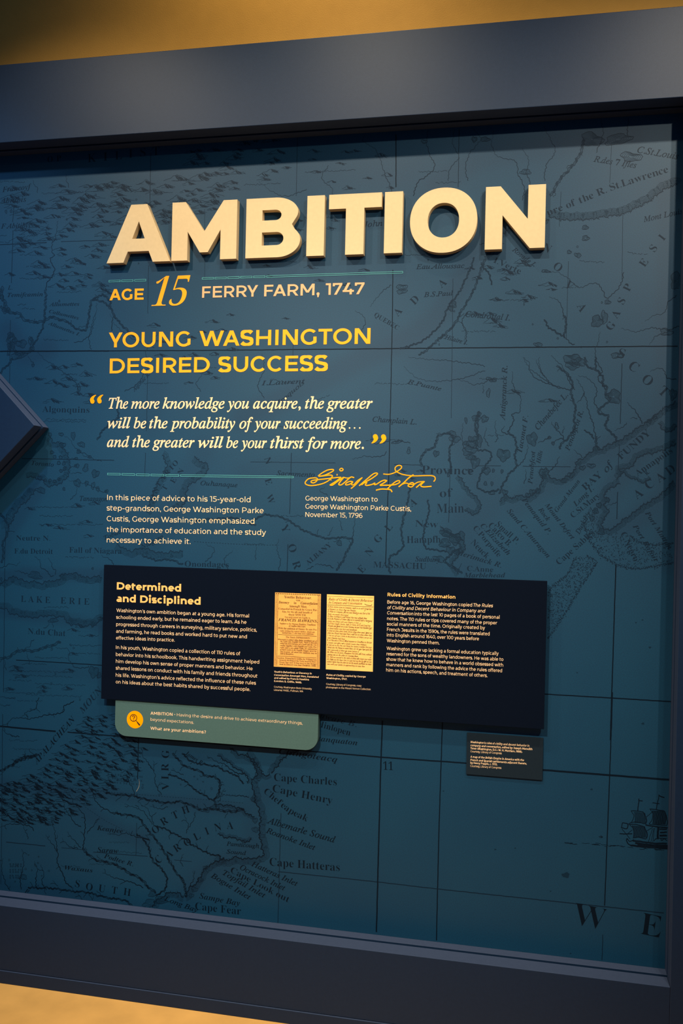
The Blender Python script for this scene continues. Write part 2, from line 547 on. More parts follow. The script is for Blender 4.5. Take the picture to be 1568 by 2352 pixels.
def resample(pts, step):
    out = [pts[0]]
    acc = 0.0
    for (x0, y0), (x1, y1) in zip(pts, pts[1:]):
        l = math.hypot(x1 - x0, y1 - y0)
        while l > 0 and acc + l >= step:
            t = (step - acc) / l
            x0, y0 = x0 + (x1 - x0) * t, y0 + (y1 - y0) * t
            l = math.hypot(x1 - x0, y1 - y0)
            out.append((x0, y0))
            acc = 0.0
        acc += l
    out.append(pts[-1])
    return out

def wiggle(pts, amp, step=3.0, rng=random):
    """engraver's shaky line: resample, then push each point sideways by a few waves and jitter"""
    pts = resample(smooth(pts, 8), step)
    ph = [rng.uniform(0, 6.28) for _ in range(4)]
    out = []
    n = len(pts)
    for i, (x, y) in enumerate(pts):
        x0, y0 = pts[max(0, i - 1)]
        x1, y1 = pts[min(n - 1, i + 1)]
        l = math.hypot(x1 - x0, y1 - y0) or 1
        s = i * step
        d = amp * (0.75 * math.sin(s / 1.7 + ph[0] + 1.4 * math.sin(s / 7 + ph[3])) + 0.6 * math.sin(s / 4.3 + ph[1]) + 0.4 * math.sin(s / 11.0 + ph[2]) + 0.45 * rng.uniform(-1, 1))
        out.append((x - (y1 - y0) / l * d, y + (x1 - x0) / l * d))
    return out

def ribbon(mb, pts, width, dep=0.00015, taper=False, wfun=None):
    n = len(pts)
    dep += random.random() * 1.2e-4          # strokes that cross lie a hair apart
    q = [at(x, y, dep + 5e-5 * i / n) for i, (x, y) in enumerate(pts)]
    L, Rr = [], []
    for i in range(n):
        t = q[min(n - 1, i + 1)] - q[max(0, i - 1)]
        t = t.normalized() if t.length > 0 else Vector((1, 0, 0))
        nn = Vector((-t.z, 0, t.x))
        wd = (wfun(i / max(1, n - 1)) if wfun else width) * PX / 2
        if taper:
            wd *= 0.35 + 0.65 * min(1.0, i / max(1, n * .7))
        L.append(q[i] + nn * wd)
        Rr.append(q[i] - nn * wd)
    mb.strip(L, Rr)

def offset_line(pts, d):
    out = []
    n = len(pts)
    for i, (x, y) in enumerate(pts):
        x0, y0 = pts[max(0, i - 2)]
        x1, y1 = pts[min(n - 1, i + 2)]
        l = math.hypot(x1 - x0, y1 - y0) or 1
        out.append((x - (y1 - y0) / l * d, y + (x1 - x0) / l * d))
    return out

# ------------------------------------------------------------------ materials
random.seed(7)
M_gold = mat('ochre_wall_paint', (0.46, 0.245, 0.05), 0.6, 0.1, 0.03, 25, 0.40, 330)
M_floor = mat('amber_vinyl_floor', (0.66, 0.36, 0.1), 0.45, 0.3, 0.10, 9, 0.05, 60)
M_blue = mat('blue_lacquer', (0.0045, 0.017, 0.045), 0.5, 0.25, 0.05, 120, 0.10, 900)
M_edge_lit = mat('blue_edge_lightened', (0.036, 0.052, 0.096), 0.5, 0.2, 0.04, 120)  # paler copy of the lacquer: light along the edges put into the colour
M_groove = mat('shadow_gap_blue', (0.006, 0.011, 0.022), 0.6, 0.2)
M_cream = mat('cream_painted_letter', (0.63, 0.475, 0.27), 0.5, 0.12, 0.03, 90)
M_panel = mat('midnight_panel', (0.0018, 0.0042, 0.011), 0.8, 0.04, 0.08, 200)
M_card = mat('charcoal_card', (0.008, 0.016, 0.025), 0.7, 0.1, 0.06, 200)
M_green = mat('sage_panel', (0.06, 0.118, 0.11), 0.6, 0.2, 0.05, 200)
M_orange = mat('orange_disc', (1.0, 0.36, 0.0005), 0.6, 0.0)
M_brown = mat('dark_icon_ink', (0.035, 0.015, 0.008), 0.6, 0.2)
M_yellow = mat('yellow_lettering', (0.9, 0.365, 0.018), 0.5, 0.1)
M_deepy = mat('deep_yellow_lettering', (0.92, 0.34, 0.003), 0.5, 0.1)
M_peach = mat('peach_lettering', (0.7, 0.39, 0.2), 0.5, 0.1)
M_text = mat('cream_lettering', (0.84, 0.565, 0.325), 0.5, 0.1)
M_apri = mat('apricot_lettering', (0.90, 0.48, 0.14), 0.5, 0.3)
M_teal = mat('teal_rule', (0.07, 0.30, 0.30), 0.5, 0.3)
M_page = mat('aged_page', (0.8, 0.385, 0.095), 0.6, 0.05, 0.12, 40)
M_page2 = mat('manuscript_page', (0.98, 0.53, 0.15), 0.6, 0.05, 0.07, 30)
M_pageink = mat('page_ink', (0.06, 0.025, 0.008), 0.6, 0.2)
M_inkd = mat('map_ink_dark', (0.0006, 0.0055, 0.0135), 0.55, 0.12)
M_ink = mat('map_ink', (0.001, 0.012, 0.029), 0.55, 0.18)
M_inkl = mat('map_ink_light', (0.0012, 0.018, 0.04), 0.55, 0.2)
M_scr = mat('pale_scratch', (0.22, 0.21, 0.18), 0.6, 0.2)

def mural_mat(name, tinted):
    m = bpy.data.materials.new(name)
    m.use_nodes = True
    nt = m.node_tree
    L = nt.links.new
    b = nt.nodes['Principled BSDF']
    b.inputs['Roughness'].default_value = 0.54
    b.inputs['Specular IOR Level'].default_value = 0.36
    tc = nt.nodes.new('ShaderNodeTexCoord')
    n1 = nt.nodes.new('ShaderNodeTexNoise'); n1.inputs['Scale'].default_value = 2.2; n1.inputs['Detail'].default_value = 5
    n2 = nt.nodes.new('ShaderNodeTexNoise'); n2.inputs['Scale'].default_value = 380; n2.inputs['Detail'].default_value = 3
    L(tc.outputs['Object'], n1.inputs['Vector']); L(tc.outputs['Object'], n2.inputs['Vector'])
    r1 = nt.nodes.new('ShaderNodeValToRGB')
    e = r1.color_ramp.elements
    e[0].position, e[0].color = 0.32, (0.0004, 0.0350, 0.0790, 1)
    e[1].position, e[1].color = 0.68, (0.0010, 0.0412, 0.0870, 1)
    L(n1.outputs['Fac'], r1.inputs[0])
    r2 = nt.nodes.new('ShaderNodeValToRGB')
    r2.color_ramp.elements[0].position = 0.30; r2.color_ramp.elements[0].color = (0.72, 0.74, 0.76, 1)
    r2.color_ramp.elements[1].position = 0.62; r2.color_ramp.elements[1].color = (1.06, 1.05, 1.05, 1)
    L(n2.outputs['Fac'], r2.inputs[0])
    mul = nt.nodes.new('ShaderNodeMix'); mul.data_type = 'RGBA'; mul.blend_type = 'MULTIPLY'; mul.inputs[0].default_value = 1.0
    L(r1.outputs[0], mul.inputs[6]); L(r2.outputs[0], mul.inputs[7])
    out = mul.outputs[2]
    if tinted:
        at_ = nt.nodes.new('ShaderNodeAttribute'); at_.attribute_name = 'wash'
        mx = nt.nodes.new('ShaderNodeMix'); mx.data_type = 'RGBA'; mx.blend_type = 'MULTIPLY'
        L(at_.outputs['Fac'], mx.inputs[0]); L(out, mx.inputs[6]); mx.inputs[7].default_value = (0.30, 0.66, 0.74, 1)
        out = mx.outputs[2]
    L(out, b.inputs['Base Color'])
    bp = nt.nodes.new('ShaderNodeBump'); bp.inputs['Strength'].default_value = 0.08; bp.inputs['Distance'].default_value = 0.001
    L(n2.outputs['Fac'], bp.inputs['Height']); L(bp.outputs[0], b.inputs['Normal'])
    return m
M_wash = mural_mat('blue_map_print', True)

# ------------------------------------------------------------------ setting
XL, XR = -3.7, 0.4105
Z_OPEN0, Z_OPEN1 = 0.2455, 2.679
Z_TOP = 2.928
mb = MB(); mb.box(-4.6, 2.4, 0.021, 0.14, 0, 4.3)
struct(mb.build('wall_back', M_gold), 'ochre textured wall above the blue frame', 'wall')
mb = MB(); mb.box(-4.6, 2.4, -4.6, 0.14, -0.06, 0.0)
struct(mb.build('floor', M_floor), 'amber coloured smooth floor at the foot of the frame', 'floor')

# ------------------------------------------------------------------ blue frame
frame = thing('mural_surround', 'large dark blue frame with a shadow groove surrounding the map mural', 'surround', (-1.0, 0, 0))
FD, G0, G1 = 0.102, 0.034, 0.0455
mb = MB(); mb.box(XL, XR + 0.62, -FD, -G1, Z_OPEN1, Z_TOP); mb.build('top_rail', M_blue, frame, 0.0015, edge=M_edge_lit)
mb = MB(); mb.box(XL, XR - 0.0008, -FD, -G1, 0.0412, Z_OPEN0); mb.build('bottom_rail', M_blue, frame, 0.0012, edge=M_edge_lit)
mb = MB(); mb.box(XR, XR + 0.62, -FD, -G1, 0.0, Z_OPEN1 - 0.0006); mb.build('side_stile', M_blue, frame, 0.0012, edge=M_edge_lit)
mb = MB(); mb.box(XL, XR - 0.0008, -FD - 0.0035, -G1, 0.0, 0.0402); mb.build('base_strip', M_blue, frame, 0.0015, edge=M_edge_lit)
mb = MB()
mb.box(XL, XR + 0.62, -G0, 0.02, Z_OPEN1, Z_TOP - 0.002)
mb.box(XL, XR + 0.62, -G0, 0.02, 0.0, Z_OPEN0)
mb.box(XR, XR + 0.62, -G0, 0.02, Z_OPEN0 + .0005, Z_OPEN1 - .0005)
mb.build('inner_liner', M_blue, frame, 0.001, edge=M_edge_lit)
mb = MB()
mb.box(XL, XR + 0.62, -G1, -G0, Z_OPEN1 + 0.008, Z_TOP - 0.002)
mb.box(XL, XR + 0.62, -G1, -G0, 0.0, Z_OPEN0 - 0.008)
mb.box(XR + 0.008, XR + 0.62, -G1, -G0, Z_OPEN0 - 0.008, Z_OPEN1 + 0.008)
mb.build('shadow_gap', M_groove, frame)

# ------------------------------------------------------------------ mural
mural = thing('map_mural', 'blue wall mural of an antique map printed with exhibit text, inside the frame', 'mural', (-1.0, 0, 1.45))

def Z(ox, oy, s, pts):
    return [(ox + x / s, oy + y / s) for x, y in pts]

# soft washes of the hand-coloured borders and waters
import numpy as np
washes = [
 ([(1120, 505), (1085, 600), (1040, 680), (990, 740), (930, 780), (860, 810), (780, 850), (700, 890), (620, 930), (560, 960)], 60, .55),
 ([(1000, 430), (1090, 370), (1200, 345), (1330, 330), (1450, 310)], 60, .4),
 ([(0, 1325), (60, 1318), (130, 1322), (235, 1318)], 34, .75),
 ([(0, 1405), (80, 1418), (160, 1425), (235, 1440)], 30, .7),
 ([(0, 1532), (100, 1537), (230, 1548)], 40, .4),
 ([(85, 1125), (60, 1165), (25, 1215), (5, 1270)], 46, .6),
 ([(0, 1800), (100, 1815), (220, 1822), (330, 1835), (480, 1850), (560, 1862)], 34, .6),
 ([(150, 1810), (200, 1865), (270, 1905), (330, 1930)], 46, .55),
 ([(0, 2030), (60, 2055), (160, 2065), (260, 2085), (340, 2100), (420, 2110)], 60, .7),
 ([(640, 1790), (585, 1850), (585, 1930), (540, 1975), (470, 2010), (425, 2070)], 60, .4),
 ([(20, 760), (40, 790), (60, 815), (110, 800)], 60, .65),
 ([(1075, 1010), (1110, 1090), (1130, 1140), (1090, 1180), (1060, 1230), (1070, 1290)], 90, .45),
 ([(1180, 1160), (1260, 1110), (1340, 1065), (1420, 1020), (1500, 975), (1560, 930)], 60, .5),
 ([(1540, 990), (1470, 1040), (1440, 1075), (1400, 1130), (1385, 1200), (1450, 1200), (1540, 1130)], 50, .5),
 ([(870, 770), (960, 820), (1060, 870), (1180, 900)], 60, .25),
 ([(560, 1085), (640, 1070), (760, 1075), (900, 1085)], 50, .3),
 ([(660, 1250), (760, 1280), (900, 1300), (1000, 1310)], 50, .35),
 ([(1525, 420), (1527, 700), (1522, 1000), (1530, 1300)], 40, .35),
 ([(250, 700), (330, 760), (360, 850), (345, 980)], 60, .25),
 ([(460, 1040), (420, 1120), (380, 1200), (320, 1260)], 70, .35),
]
NX, NZ = 274, 164
gx = np.linspace(XL, XR - 0.0003, NX + 1)
gz = np.linspace(Z_OPEN0 + 0.0003, Z_OPEN1 - 0.0003, NZ + 1)
GX, GZ = np.meshgrid(gx, gz)
tint = np.zeros(GX.shape)
for p_, w_, s_ in washes:
    pts_ = [at(x, y) for x, y in resample(smooth(p_, 6), 10)]
    d = np.full(GX.shape, 9.0)
    for v in pts_:
        d = np.minimum(d, np.hypot(GX - v.x, GZ - v.z))
    k = np.clip(1.25 - d / (w_ * 0.62 * PX), 0, 1)
    tint = np.maximum(tint, s_ * k * k * (3 - 2 * k))
mb = MB()
mb.v = [(x, 0.0, z) for x, z in zip(GX.ravel(), GZ.ravel())]
mb.f = [(j * (NX + 1) + i, j * (NX + 1) + i + 1, (j + 1) * (NX + 1) + i + 1, (j + 1) * (NX + 1) + i) for j in range(NZ) for i in range(NX)]
mb.poly([(gx[0], 0.02, gz[0]), (gx[0], 0.02, gz[-1]), (gx[-1], 0.02, gz[-1]), (gx[-1], 0.02, gz[0])])
sheet = mb.build('print_sheet', M_wash, mural)
att = sheet.data.attributes.new('wash', 'FLOAT', 'POINT')
for i, c in enumerate(tint.ravel()):
    att.data[i].value = float(c)

# graticule
mb = MB(); mbl = MB()
for pts, wd in (
 ([(909, 300), (909, 430)], 2.2), ([(902, 620), (900, 770), (893.5, 1055), (890, 1150), (885, 1300)], 1.9), ([(878, 1655), (873, 1800), (864, 2147)], 3.2),
 ([(1016, 1655), (1008, 1900), (1002, 2160)], 2.4), ([(1406, 1590), (1403, 1690), (1395, 1900), (1388, 2080)], 2.2), ([(1414, 1297), (1401, 1700)], 2.4),
 ([(0, 807), (250, 806)], 3), ([(250, 806), (560, 804), (960, 800), (1300, 797), (1556, 795)], 2.3),
 ([(0, 1668), (128, 1680)], 4), ([(155, 1681.5), (270, 1691), (730, 1727)], 2.8), ([(730, 1727), (900, 1741), (1075, 1753)], 3.2), ([(1240, 1768), (1380, 1779), (1536, 1791)], 4.2),
 ([(37, 1516), (140, 1522), (235, 1528)], 2), ([(1246, 1594), (1400, 1603), (1540, 1611.5)], 2.6), ([(318, 1690), (316, 1790)], 2)):
    ribbon(mb, wiggle(pts, 0.16, 9), wd)
for pts, wd in (
 ([(1054, 290), (1052, 430)], 1.4), ([(1040, 640), (1036, 960)], 1), ([(1034, 1050), (1030, 1200)], 1.2), ([(1428, 835), (1424, 973)], 1.6), ([(1422, 1020), (1419, 1080)], 1.2), ([(1418, 1130), (1416, 1192)], 1.8),
 ([(1384, 2147), (1382, 2205)], 1.6), ([(32, 472), (29, 510)], 1.5), ([(30, 530), (26, 650)], 1.5), ([(24, 735), (22, 880)], 1.2), ([(15, 1180), (10, 1300)], 1.4), ([(11, 1305), (8, 1590)], 1.4), ([(6, 1640), (4, 1880)], 1.5), ([(4, 1890), (2, 2030)], 1.2),
 ([(346, 350), (344, 480)], 1.4), ([(341, 610), (339, 720)], 1.1), ([(339, 860), (336, 990)], 1), ([(334, 1040), (332, 1095)], 1.3), ([(314, 1890), (312, 1965)], 1.4),
 ([(683, 310), (680, 450)], 1.1), ([(673, 780), (672, 830)], 1), ([(669, 1040), (665, 1180)], 1.6), ([(661, 1250), (659, 1312)], 1.8), ([(645, 1868), (638, 2120)], 1.6),
 ([(0, 562), (107, 557)], 2), ([(140, 555), (262, 551)], 1.4), ([(50, 1053), (150, 1055), (262, 1057)], 1.6), ([(575, 1061), (770, 1063)], 1), ([(905, 1067), (965, 1068)], 1.2), ([(1092, 1070), (1150, 1070)], 1.2), ([(1200, 1071), (1310, 1072)], 1.2),
 ([(14, 1934), (104, 1943)], 2), ([(141, 1947), (195, 1952)], 1.3), ([(214, 1957), (339, 1967)], 1.5), ([(400, 1975), (440, 1979)], 1.2), ([(639, 2002), (860, 2025), (1007, 2042), (1270, 2070), (1524, 2097)], 2),
 ([(470, 480), (470, 640)], .8), ([(1305, 600), (1300, 780)], .9), ([(1430, 480), (1428, 640)], .9), ([(1404, 330), (1400, 420)], .9), ([(1288, 440), (1284, 520)], .8)):
    ribbon(mbl, wiggle(pts, 0.2, 7), wd)
mb.build('graticule_lines', M_inkd, mural)
mbl.build('fine_graticule_lines', M_ink, mural)

# rivers: (origin x, origin y, scale, width, points)
A_ = (0, 400, 4.703); B_ = (0, 820, 4.704); C_ = (0, 1260, 4.703); D2 = (0, 1650, 2.8); E_ = (1050, 820, 3.027); F2 = (800, 400, 2.042); G_ = (580, 720, 3.015); T_ = (784, 0, 2.0); H_ = (500, 1620, 2.8); K_ = (200, 1040, 1.912); J_ = (180, 720, 2.063)
rivers = [
 (A_, 1.6, [(520,540),(500,620),(530,680),(570,730)]), (A_, 2.2, [(630,505),(615,570),(605,640),(590,710),(570,730),(565,780),(560,830),(590,880),(540,910),(560,970),(585,1010),(575,1090),(515,1160),(490,1250)]),
 (A_, 3.8, [(490,1250),(490,1350),(490,1450),(480,1580)]), (A_, 3.0, [(480,1580),(460,1650),(430,1720),(395,1790),(360,1850)]),
 (A_, 5, [(0,1430),(60,1470),(130,1500),(200,1500),(240,1555),(320,1590),(420,1595),(480,1585),(540,1550),(620,1560),(720,1590)]), (A_, 3.4, [(720,1590),(790,1640),(850,1680),(930,1680),(955,1560),(970,1450),(1000,1360),(1060,1320),(1130,1310),(1180,1360),(1190,1440)]),
 (A_, 3.4, [(1000,1360),(1090,1370),(1170,1420),(1220,1500),(1260,1570),(1320,1630),(1380,1690),(1450,1760)]), (A_, 1.4, [(1045,1390),(1040,1470),(1010,1560),(990,1640),(980,1720),(900,1790),(800,1820)]), (A_, 2, [(1220,1500),(1215,1600),(1200,1690)]),
 (A_, 1.4, [(400,1910),(460,1980),(540,2040),(600,2070),(650,2120),(740,2170),(800,2230),(830,2290),(850,2340)]), (A_, 1.4, [(310,1960),(330,2010),(370,2060)]), (A_, 3.4, [(140,1990),(80,2060),(30,2110),(0,2150)]),
 (A_, 1.2, [(360,60),(370,120),(400,150),(410,200)]), (A_, 1.3, [(715,0),(725,80),(740,145)]), (A_, 6, [(90,1960),(100,1850),(90,1780),(120,1730),(150,1770),(130,1850),(200,1950),(270,1930),(330,1900),(340,1790),(310,1760)]), (A_, 7, [(0,1240),(20,1310),(40,1370),(70,1440),(110,1490)]),
 (B_, 1.2, [(700,850),(760,900),(800,970),(850,1010),(930,1050),(970,1075)]), (B_, 1.2, [(740,1190),(830,1180)]), (B_, 1.2, [(750,1100),(820,1095)]), (B_, 1.2, [(760,1255),(880,1250)]), (B_, 1.2, [(740,1330),(800,1345),(900,1360),(930,1365),(1000,1400),(1060,1430),(1100,1455),(1150,1450)]), (B_, 1.2, [(830,1390),(830,1440),(800,1500),(760,1540)]),
 (B_, 3.4, [(0,1690),(60,1760),(90,1840),(70,1930),(30,2020),(40,2120),(10,2220)]),
 (C_, 1.7, [(375,80),(430,130),(440,190),(500,240),(540,290),(580,300)]), (C_, 1.4, [(515,100),(560,160),(570,210),(600,240),(590,280)]), (C_, 1.4, [(215,140),(170,180),(110,170),(60,190),(0,215)]), (C_, 1.4, [(160,230),(240,260),(300,270)]), (C_, 1.6, [(1090,75),(1150,100),(1210,140),(1230,180)]),
 (C_, 1.3, [(530,800),(515,840),(470,860)]), (C_, 1.3, [(570,800),(575,850)]), (C_, 5, [(0,1190),(80,1180),(120,1150),(200,1105),(290,1105),(400,1100),(460,1070),(560,1050),(600,1030),(650,1010)]), (C_, 1.4, [(265,1085),(320,1050),(330,1010),(370,985)]), (C_, 1.4, [(290,1120),(305,1200),(315,1250)]),
 (C_, 1.5, [(600,1060),(650,1080),(720,1075),(745,1130),(745,1200),(790,1260),(850,1290),(930,1285),(960,1270)]), (C_, 1.4, [(60,1200),(50,1280),(70,1310)]), (C_, 1.6, [(0,1600),(60,1610),(150,1620)]), (C_, 1.4, [(0,1680),(50,1700),(110,1690)]),
 (C_, 1.9, [(20,1910),(90,1880),(140,1835),(230,1830),(330,1835),(420,1820),(500,1800),(560,1790),(610,1785),(680,1760),(700,1700),(760,1670),(800,1650)]), (C_, 1.6, [(235,1830),(280,1770),(350,1750),(395,1700),(400,1650),(420,1610)]), (C_, 1.5, [(25,1930),(60,1990),(140,2020),(210,2030)]), (C_, 1.2, [(265,2180),(268,2240)]), (C_, 4, [(130,2345),(190,2280),(270,2250),(350,2250),(400,2220)]),
 (D2, 4.2, [(0,335),(60,310),(120,275),(180,250),(245,235)]), (D2, 1.8, [(540,400),(580,450),(600,500),(630,550),(690,590),(720,610)]), (D2, 3.4, [(720,610),(780,615),(850,625),(900,650),(930,690),(970,740),(1000,780),(1040,830),(1070,880),(1100,940),(1140,1000),(1170,1030)]), (D2, 4.4, [(1170,1030),(1190,1090),(1195,1150)]),
 (D2, 2.4, [(1010,690),(1060,710),(1110,740),(1180,770),(1230,810),(1300,850),(1350,870),(1420,890)]), (D2, 3.4, [(680,480),(740,490),(800,490),(860,500),(930,520),(1000,530),(1080,545),(1160,535),(1230,560)]), (D2, 5, [(1230,560),(1300,590),(1360,580),(1420,590),(1500,600),(1568,580)]),
 (D2, 3.4, [(1110,225),(1150,270),(1200,310),(1280,340),(1330,370),(1390,380),(1415,430),(1400,490),(1380,530),(1390,570)]), (D2, 2.4, [(1080,360),(1150,380),(1210,420),(1250,460),(1310,490),(1370,530)]), (D2, 2.6, [(1170,225),(1240,280),(1330,300),(1400,310),(1450,340),(1520,370),(1568,420)]), (D2, 2, [(1330,240),(1400,280),(1450,300),(1500,340),(1568,360)]),
 (D2, 1.5, [(890,200),(930,260),(970,310),(990,340)]), (D2, 1.5, [(985,270),(995,360),(1000,430),(1040,490)]), (D2, 1.4, [(810,360),(840,430),(870,490)]), (D2, 1.4, [(590,460),(620,500)]), (D2, 1.3, [(1110,320),(1140,350),(1180,360)]), (D2, 1.3, [(1440,450),(1420,500),(1400,540)]),
 (D2, 2, [(440,480),(480,550),(540,620),(545,700),(540,800),(530,840)]), (D2, 4.2, [(530,840),(560,870),(620,910),(700,930),(780,960),(840,1000),(900,1030),(950,1080),(1000,1120)]), (D2, 1.7, [(380,540),(430,600),(470,660),(520,700)]), (D2, 1.5, [(430,730),(470,780),(520,830)]), (D2, 1.5, [(400,770),(440,820),(500,840)]), (D2, 1.4, [(640,640),(600,690),(560,740)]),
 (D2, 2, [(660,990),(720,1020),(800,1040),(860,1060),(920,1090)]), (D2, 2.8, [(880,740),(930,790),(960,850),(980,910),(1020,950),(1060,1000),(1075,1060),(1050,1110),(1000,1140)]), (D2, 1.4, [(690,740),(760,750),(820,740),(890,770)]), (D2, 1.3, [(1180,870),(1160,910),(1180,950)]), (D2, 1.3, [(800,550),(860,570),(920,600),(980,680)]), (D2, 1.3, [(890,540),(950,590),(990,680),(1010,700)]), (D2, 1.3, [(960,560),(1020,580),(1080,570)]),
 (D2, 1.5, [(1240,980),(1245,1030),(1215,1090)]), (D2, 1.3, [(1180,620),(1210,680),(1200,740)]), (D2, 1.3, [(1260,600),(1240,660),(1210,700)]),
 (D2, 2.2, [(330,660),(350,720),(360,790),(370,870),(370,930),(400,990),(420,1050),(460,1090)]), (D2, 2.8, [(180,1090),(240,1090),(310,1090),(380,1100),(460,1110),(560,1120),(640,1140),(720,1160),(800,1170),(860,1210)]), (D2, 1.5, [(290,750),(330,800),(370,850)]), (D2, 1.9, [(0,700),(60,680),(120,680),(180,690),(220,720)]), (D2, 1.3, [(150,690),(170,740),(180,775)]), (D2, 1.8, [(140,840),(150,900),(150,960),(130,1030),(135,1100)]), (D2, 1.7, [(220,920),(240,980),(230,1040),(240,1100)]), (D2, 1.7, [(260,940),(280,1000),(270,1060),(300,1100)]), (D2, 1.5, [(20,900),(10,960),(30,1040),(60,1110)]), (D2, 1.4, [(0,450),(40,470),(90,480)]), (D2, 1.2, [(340,1040),(370,1080)]), (D2, 1.2, [(500,1120),(530,1170)]), (D2, 1.2, [(600,1130),(600,1180)]),
 (E_, 3.4, [(690,60),(740,95),(780,140),(800,200),(790,250),(810,310),(820,370),(810,430),(820,470),(800,520),(760,570),(720,610),(710,640)]), (E_, 1.7, [(570,0),(570,60),(590,120),(630,160),(660,190),(700,210),(780,230)]), (E_, 1.5, [(460,0),(500,50),(500,90),(540,140),(600,175),(640,190)]),
 (E_, 3.4, [(890,0),(900,60),(960,90),(1010,140),(1010,180),(1040,210),(1030,250),(1060,300),(1000,350),(980,380),(1000,400),(1050,410),(1030,470),(1060,520),(1100,555),(1095,590)]), (E_, 2.6, [(960,0),(965,60),(960,90)]), (E_, 1.7, [(830,150),(860,200),(880,250),(900,310),(910,370),(930,430),(950,490),(960,550)]), (E_, 4, [(960,550),(970,620),(990,640)]), (E_, 1.6, [(840,130),(910,150),(950,190),(970,230),(950,310),(980,360)]), (E_, 2.4, [(880,510),(920,530),(950,570)]), (E_, 1.8, [(830,320),(860,290),(880,250)]), (E_, 2, [(1180,315),(1210,350),(1250,390),(1270,430),(1290,460)]), (E_, 1.4, [(1200,430),(1250,425)]), (E_, 1.6, [(1340,100),(1400,75),(1440,100),(1460,150),(1520,150)]),
 (E_, 1.5, [(380,100),(385,180),(410,240),(440,280)]), (E_, 2, [(440,280),(440,340),(430,380),(380,400),(390,450),(350,520)]), (E_, 3, [(350,520),(400,570),(410,640),(400,700),(410,760),(370,800),(340,850),(310,900),(290,950)]), (E_, 1.8, [(650,450),(680,500),(720,530),(740,570)]), (E_, 1.5, [(745,480),(730,530)]), (E_, 2, [(660,600),(700,570),(740,570)]), (E_, 2, [(560,600),(600,580),(640,560)]), (E_, 1.6, [(490,610),(480,680),(450,730),(420,760)]),
 (E_, 2.6, [(150,400),(140,480),(140,560),(135,640),(200,650),(240,680),(210,740),(170,800),(150,850),(140,900),(180,930),(250,935),(290,920)]), (E_, 2, [(330,480),(310,510),(350,540)]), (E_, 1.4, [(270,440),(260,500),(280,560),(260,590)]), (E_, 1.4, [(200,490),(190,560),(220,620)]), (E_, 1.4, [(40,460),(30,560),(60,650),(110,660)]), (E_, 2, [(710,690),(690,740),(650,790)]), (E_, 1.4, [(810,640),(840,670),(870,700)]), (E_, 1.4, [(0,160),(60,170),(110,190),(180,180),(220,160),(270,160)]), (E_, 1.2, [(180,190),(180,250)]), (E_, 1.5, [(470,780),(480,830),(460,880)]), (E_, 1.3, [(1090,510),(1140,490),(1180,460)]), (E_, 1.3, [(1040,1030),(1080,1020),(1110,1010)]),
 (F2, 3.6, [(640,400),(610,480),(580,560),(530,640),(500,700),(440,760),(370,820),(330,850)]), (F2, 2.6, [(590,390),(560,470),(520,550),(470,620),(440,690),(400,740),(330,790),(240,820)]), (F2, 1.6, [(910,460),(980,460),(1030,490),(1080,530),(1150,510),(1190,540),(1210,580),(1270,530),(1290,460)]), (F2, 1.5, [(940,575),(990,600),(1010,660)]), (F2, 3.2, [(1010,660),(1020,700),(1010,760)]), (F2, 2, [(1010,760),(1040,790),(1060,800)]), (F2, 2.6, [(920,680),(940,720),(990,750),(1015,765)]),
 (F2, 1.7, [(1180,740),(1170,790),(1155,830),(1165,880),(1190,920),(1170,960),(1210,1010)]), (F2, 1.6, [(1280,720),(1350,740),(1420,720),(1500,730),(1550,710)]), (F2, 1.5, [(1390,690),(1440,660),(1480,650),(1500,600),(1540,570)]), (F2, 1.4, [(540,800),(550,740),(530,690),(560,650)]), (F2, 1.5, [(820,860),(850,910),(900,950),(960,990),(1000,1000)]), (F2, 1.4, [(880,870),(900,920),(920,950)]), (F2, 1.5, [(950,850),(1000,900),(1030,960),(1060,1010)]), (F2, 1.6, [(1410,800),(1440,760),(1500,740)]), (F2, 2.4, [(620,420),(660,470),(670,520)]), (F2, 1.3, [(100,620),(150,560),(200,520)]), (F2, 1.3, [(30,640),(80,680),(60,740)]), (F2, 1.3, [(280,860),(400,870),(520,880),(640,900)]), (F2, 1.3, [(260,900),(330,960),(450,970),(560,950),(640,920)]),
 (G_, 3.2, [(0,1440),(60,1400),(140,1400),(200,1410),(260,1440),(330,1490),(400,1520),(470,1550),(530,1560),(600,1550),(680,1560),(690,1590)]), (G_, 3.6, [(690,1590),(650,1650),(620,1720),(580,1780)]), (G_, 1.5, [(705,1420),(700,1490),(690,1560)]), (G_, 1.3, [(560,1480),(520,1540)]), (G_, 1.2, [(600,1420),(620,1500)]), (G_, 3.2, [(1090,1180),(1080,1270),(1060,1360),(1040,1430),(1030,1520),(1040,1610),(1000,1660),(960,1680),(940,1730),(950,1800)]), (G_, 2.6, [(1210,1290),(1220,1380),(1190,1480),(1180,1560),(1200,1620),(1280,1640),(1340,1650)]), (G_, 4, [(1165,1060),(1170,990),(1200,950),(1260,920),(1280,850)]), (G_, 3, [(1280,850),(1340,830),(1390,860),(1370,920),(1360,1000),(1370,1060),(1350,1130)]), (G_, 1.4, [(180,1560),(170,1640),(190,1700),(180,1780)]), (G_, 3.4, [(1330,1500),(1400,1550),(1440,1620),(1380,1660),(1330,1720),(1400,1760),(1450,1800)]), (G_, 1.2, [(500,1200),(470,1230),(520,1260)]), (G_, 2, [(430,1740),(500,1740),(560,1760)]), (G_, 2, [(370,1770),(420,1750)]), (G_, 1.4, [(1380,80),(1440,60),(1480,130),(1470,210)]), (G_, 3.4, [(1568,680),(1540,760),(1560,860)]), (G_, 1.5, [(820,820),(840,900),(960,880)]), (G_, 1.5, [(690,1010),(780,990),(880,990),(930,960)]), (G_, 1.5, [(960,890),(1020,880),(1090,900)]),
